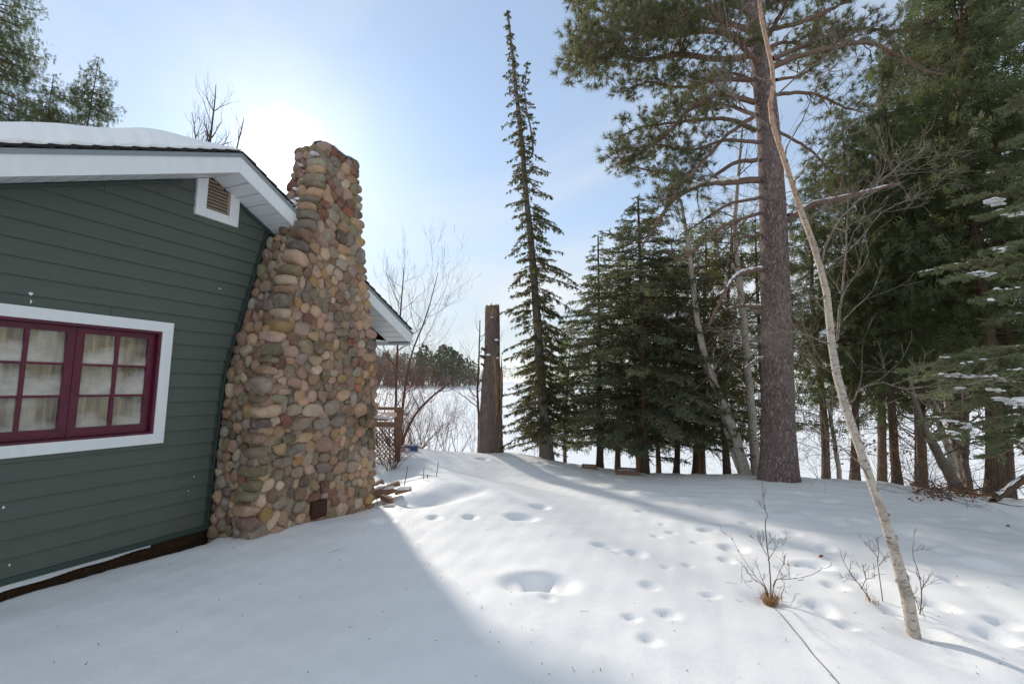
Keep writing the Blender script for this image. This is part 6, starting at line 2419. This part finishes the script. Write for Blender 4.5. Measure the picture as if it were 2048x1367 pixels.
SK = 'thin stakes standing in the snow beside the chimney'
for lab, b_, t_ in [('tallest thin stake, leaning right, nearest the timbers', (806, 980), (816, 931)), ('thin upright stake in the middle of the three', (847, 958), (848, 934)), ('thin stake leaning right, farthest from the chimney', (872, 952), (877, 923)), ('short thin stub just right of the upright stake', (854.5, 956), (855, 948))]:
    P = ground_hit(*b_)
    P[2] = gz(P[0], P[1]) - .05
    T_ = at(t_[0], t_[1], P[1])
    mb = MB()
    addtube(mb, [P, (P + T_) / 2, T_], [.007, .006, .005], 6)
    o = mb.build('stake', M['stake'], off=P)
    o.location = tuple(P)
    tag(o, lab, 'stake', SK)
shrub('dead_weed', 'scrap of dead reddish weeds at the chimney foot', 752, 1008, 5.85, 12, .16, .8, rg, None, 'red_twig', .003, 2, 'dry_leaf', 40, 'weeds', lsz=(.015, .03))

# ------------------------------------------------------------------ raised garden boxes along the crest
for lab, (xa, ya), (xb, yb), Yq, ln, dp in [('larger wooden garden box, filled with snow, in front of the full spruce', (1230, 950), (1278, 948), 9.9, .44, .42), ('smaller wooden garden box half buried in snow, left of the larger one', (1163, 940), (1194, 941), 10.6, .30, .32)]:
    c = ground_at_px((xa + xb) / 2, (ya + yb) / 2, Yq)
    bx = empty('garden_box', tuple(c), lab, 'garden box', 'garden boxes along the crest', rz=-.18)
    hh = .095 if ln > .4 else .055
    L2, D2 = ln / 2 + .02, dp / 2
    for lo, hi in (((-L2, -D2, -.05), (L2, -D2 + .035, hh)), ((-L2, D2 - .035, -.05), (L2, D2, hh)), ((-L2, -D2 + .036, -.05), (-L2 + .035, D2 - .036, hh - .004)), ((L2 - .035, -D2 + .036, -.05), (L2, D2 - .036, hh - .004))):
        mb = MB()
        box(mb, lo, hi)
        mb.build('board', M['board'], bx, smooth=False)
    mb = MB()
    u = np.linspace(-1, 1, 9)
    U, Vv = np.meshgrid(u, u, indexing='ij')
    Zq = hh - .035 + .02 * (1 - U ** 2) * (1 - Vv ** 2) + .006 * rg.normal(size=U.shape)
    iq = np.arange(81).reshape(9, 9)
    mb.add(np.stack([U * (L2 - .036), Vv * (D2 - .036), Zq], -1).reshape(-1, 3), np.stack([iq[:-1, :-1], iq[1:, :-1], iq[1:, 1:], iq[:-1, 1:]], -1).reshape(-1, 4))
    o = mb.build('box_snow', M['snow'])
    o.location, o.rotation_euler = bx.location, bx.rotation_euler
    tag(o, 'snow filling the ' + ('larger' if ln > .4 else 'smaller') + ' wooden garden box', 'snow', kind='stuff')

# ------------------------------------------------------------------ brush pile and fallen log at the right
rg = np.random.default_rng(131)
mb, lb = MB(), MB()
for q in range(95):
    px = rg.uniform(1830, 1990) if q < 70 else rg.uniform(1960, 2060)
    P = ground_hit(px, rg.uniform(972, 1002))
    P[2] += rg.uniform(-.02, .16)
    a = rg.uniform(0, 6.28)
    grow(mb, P, (math.cos(a), math.sin(a) * .6, rg.uniform(-.1, .55)), rg.uniform(.25, .8), rg.uniform(.004, .012), 2, rg, .5, .0, 4)
n = 380
px = rg.uniform(1820, 1985, n)
b = np.array([ground_hit(x, y) for x, y in zip(px, rg.uniform(975, 1005, n))])
b[:, 2] += rg.uniform(0, .16, n)
blades(lb, b, rg.normal(size=(n, 3)), rg.uniform(.03, .07, n), rg.uniform(.02, .045, n), rg=rg, quad=True)
br = empty('brush_pile', tuple(ground_hit(1900, 990)), 'pile of dead brush and brown leaves below the thin leaning stems', 'brush pile')
off = np.array(br.location)
mb.build('branches', M['twig'], br, off=off)
lb.build('leaves', M['dry_leaf'], br, off=off, smooth=False)
A, B = ground_hit(1985, 1000), at(2075, 960, 8.9)
B[2] = A[2] + .32
mb = MB()
Q = smooth_path([A, (A + B) / 2 + np.array([0, 0, .03]), B], 12)
addtube(mb, Q, np.linspace(.05, .085, 12), 9, wob=.07, rg=rg)
o = mb.build('fallen_log', M['dark_bark'], off=A)
o.location = tuple(A)
tag(o, 'dark fallen log with snow on top at the right edge', 'log')
mb = MB()
addtube(mb, Q[1:] + np.array([0, 0, .05]), .03 + .012 * np.sin(np.arange(11) * 2), 6, wob=.2, rg=rg)
tag(mb.build('log_snow', M['snow']), 'line of snow on top of the fallen log', 'snow', kind='stuff')
shrub('beech_sapling', 'low sapling holding rusty dead leaves below the cedars', 1770, 962, 9.8, 7, 1.0, .8, rg, None, 'twig', .007, 3, 'dry_leaf', 170, 'young tree', lsz=(.05, .09))
shrub('bare_shrub', 'bare shrub right of the big pine, against the lake', 1640, 955, 10.0, 8, .9, .8, rg, SB, 'twig', .006, 3)
shrub('bare_shrub', 'bare brush between the straight cedar trunk and the thin stems', 1830, 968, 9.6, 9, .9, .9, rg, SB, 'twig', .007, 3, 'dry_leaf', 60, lsz=(.03, .06))
shrub('bare_shrub', 'few thin stalks at the foot of the tall thin spruce', 1075, 920, 11.0, 5, .6, .25, rg, SB, 'twig', .005, 2)
shrub('bare_shrub', 'bare thin stalks between the stump and the tall spruce', 1042, 908, 12.4, 5, .8, .3, rg, SB, 'twig', .005, 2)

# ------------------------------------------------------------------ small plants poking through the snow in front
rg = np.random.default_rng(141)


def plant(name, label, base_px, stems, mat, grass=None, cat='plant', Ydrift=0.0):
    P = ground_hit(*base_px)
    P[2] = gz(P[0], P[1])
    root = empty(name, tuple(P), label, cat)
    mb = MB()
    Y = P[1]
    for pts, r in stems:
        Q = smooth_path(pixpath(pts, Y, Y + rg.uniform(-.25, .25)), 10)
        if abs(pts[0][1] - base_px[1]) < 40:
            Q[0] = P + np.array([(pts[0][0] - base_px[0]) / F_PX * Y, 0, -.03 + max(0, (base_px[1] - pts[0][1])) / F_PX * Y])
        addtube(mb, Q, np.linspace(r, r * .35, 10), 5)
        for q in range(5):
            j = rg.integers(3, 10)
            d = norm(Q[min(9, j + 1)] - Q[j - 1])
            grow(mb, Q[j], d + norm(rg.normal(size=3)) * .75, rg.uniform(.03, .09), r * .45, 1, rg, .4, .25, 3)
    mb.build('stems', M[mat], root, off=P)
    if grass:
        gb = MB()
        n, L = grass
        a = rg.uniform(0, 6.28, n)
        b = P + np.stack([np.cos(a) * rg.uniform(0, .05, n), np.sin(a) * rg.uniform(0, .05, n), np.full(n, -.01)], 1)
        d = np.stack([np.cos(a) * .25, np.sin(a) * .25, np.ones(n)], 1) + rg.normal(size=(n, 3)) * .16
        blades(gb, b, d, L * rg.uniform(.4, 1.1, n), .006, rg=rg)
        k = n // 3
        d2 = d[:k].copy()
        d2[:, 2] *= -.15
        blades(gb, b[:k] + d[:k] * L * .5, d2 + rg.normal(size=(k, 3)) * .3, L * .4, .005, rg=rg)
        gb.build('grass_tuft', M['dry_grass'], root, off=P, smooth=False, kind='stuff')
    return root


plant('bare_twig_plant', 'small leafless plant with a tuft of tan grass at its base', (1541, 1198), [
    ([(1541, 1198), (1541, 1150), (1534, 1090), (1530, 1040), (1536, 1034), (1528, 1010), (1524, 960)], .0050), ([(1538, 1180), (1520, 1165), (1500, 1150), (1485, 1130), (1483, 1165)], .003), ([(1536, 1178), (1510, 1150), (1480, 1105), (1460, 1068)], .0026),
    ([(1545, 1180), (1552, 1158), (1580, 1157), (1620, 1150), (1646, 1136)], .0036), ([(1534, 1110), (1520, 1085), (1515, 1075)], .003), ([(1536, 1120), (1550, 1098), (1556, 1085)], .0028), ([(1543, 1185), (1560, 1140), (1570, 1125)], .0026), ([(1540, 1190), (1525, 1160), (1518, 1140), (1512, 1128)], .003), ([(1580, 1157), (1578, 1140), (1582, 1130)], .002), ([(1562, 1190), (1568, 1175), (1569, 1165)], .003)], 'twig', (170, .14))
plant('bare_twig_plant', 'leafless forked twig with a wisp of grass, left of the leaning birch foot', (1742, 1205), [
    ([(1742, 1205), (1728, 1180), (1712, 1160), (1694, 1135), (1683, 1112)], .0045), ([(1724, 1175), (1732, 1158), (1748, 1155), (1750, 1146)], .003), ([(1732, 1158), (1728, 1140), (1726, 1126)], .0026), ([(1712, 1160), (1700, 1158), (1692, 1152)], .0024), ([(1740, 1200), (1736, 1190), (1732, 1178)], .003)], 'red_twig', (26, .07))
plant('bare_twig_plant', 'single upright leafless twig beside the leaning birch', (1766, 1202), [
    ([(1766, 1202), (1760, 1160), (1755, 1120), (1758, 1100), (1752, 1078)], .0036), ([(1756, 1115), (1744, 1100), (1734, 1088)], .0028), ([(1758, 1130), (1766, 1118), (1770, 1110)], .002)], 'red_twig')
plant('bare_twig_plant', 'tall thin reddish shoot close behind the leaning birch foot', (1838, 1232), [
    ([(1838, 1238), (1843, 1200), (1842, 1170), (1836, 1140), (1826, 1112), (1826, 1090)], .0042), ([(1842, 1185), (1846, 1170), (1847, 1162)], .003), ([(1840, 1240), (1870, 1238), (1898, 1223)], .003), ([(1838, 1215), (1825, 1185), (1818, 1165)], .0022), ([(1862, 1272), (1850, 1235), (1842, 1212)], .002)], 'red_twig')
# a long thin dead stalk lying on the snow, running towards the camera
P = [ground_hit(x, y) for x, y in [(1548, 1212), (1590, 1262), (1630, 1312), (1672, 1360), (1720, 1420)]]
for p in P:
    pass
P = smooth_path(P, 40)
for p in P:
    p[2] = gz(p[0], p[1]) + .008
mb = MB()
addtube(mb, P, .0022, 5)
o = mb.build('dead_stalk', M['twig'], off=P[0])
o.location = tuple(P[0])
tag(o, 'long thin dead stalk lying straight across the snow in front of the grass tuft', 'stalk')
# dry curled leaves lying on the snow
for lab, px, py in [('curled brown leaf lying on the snow between the two twig plants', 1642, 1117), ('curled brown leaf lying on the snow near the right edge', 2016, 1053)]:
    P = ground_hit(px, py)
    P[2] = gz(P[0], P[1])
    mb = MB()
    u = np.linspace(0, 1, 7)
    w_ = .018 * np.sin(np.pi * np.clip(u, .04, .97))
    L = .07
    V = []
    for t, ww in zip(u, w_):
        V += [(L * (t - .5), -ww, .012 + .02 * abs(t - .4)), (L * (t - .5), 0, .006 + .02 * abs(t - .4)), (L * (t - .5), ww, .016 + .02 * abs(t - .4))]
    mb.add(V, [[i * 3 + j, i * 3 + 3 + j, i * 3 + 4 + j, i * 3 + 1 + j] for i in range(6) for j in range(2)])
    o = mb.build('dry_leaf', M['dry_leaf'])
    o.location = tuple(P)
    o.rotation_euler = (0, 0, .5)
    tag(o, lab, 'leaf')
# needles, twig scraps and seed specks scattered over the snow
mb = MB()
n = 110
pxs = np.stack([rg.uniform(60, 2040, n), 1040 + 320 * rg.uniform(0, 1, n) ** 1.1], 1)
for x, y in pxs:
    P = ground_hit(x, y)
    if P @ NV + WALL_D < .4:
        continue
    P[2] = gz(P[0], P[1]) + .003
    a = rg.uniform(0, 6.28)
    L = rg.choice([.006, .008, .012, .05, .09], p=[.42, .28, .18, .08, .04]) * rg.uniform(.7, 1.3)
    d = np.array([math.cos(a), math.sin(a), 0])
    twigs(mb, [P - d * L / 2], [P + d * L / 2 + np.array([0, 0, .004])], .0011 if L > .03 else .0026, .0009 if L > .03 else .0016)
tag(mb.build('twig_scraps', M['twig']), 'scattered needles, seeds and twig scraps on the snow', 'plant litter', kind='stuff')
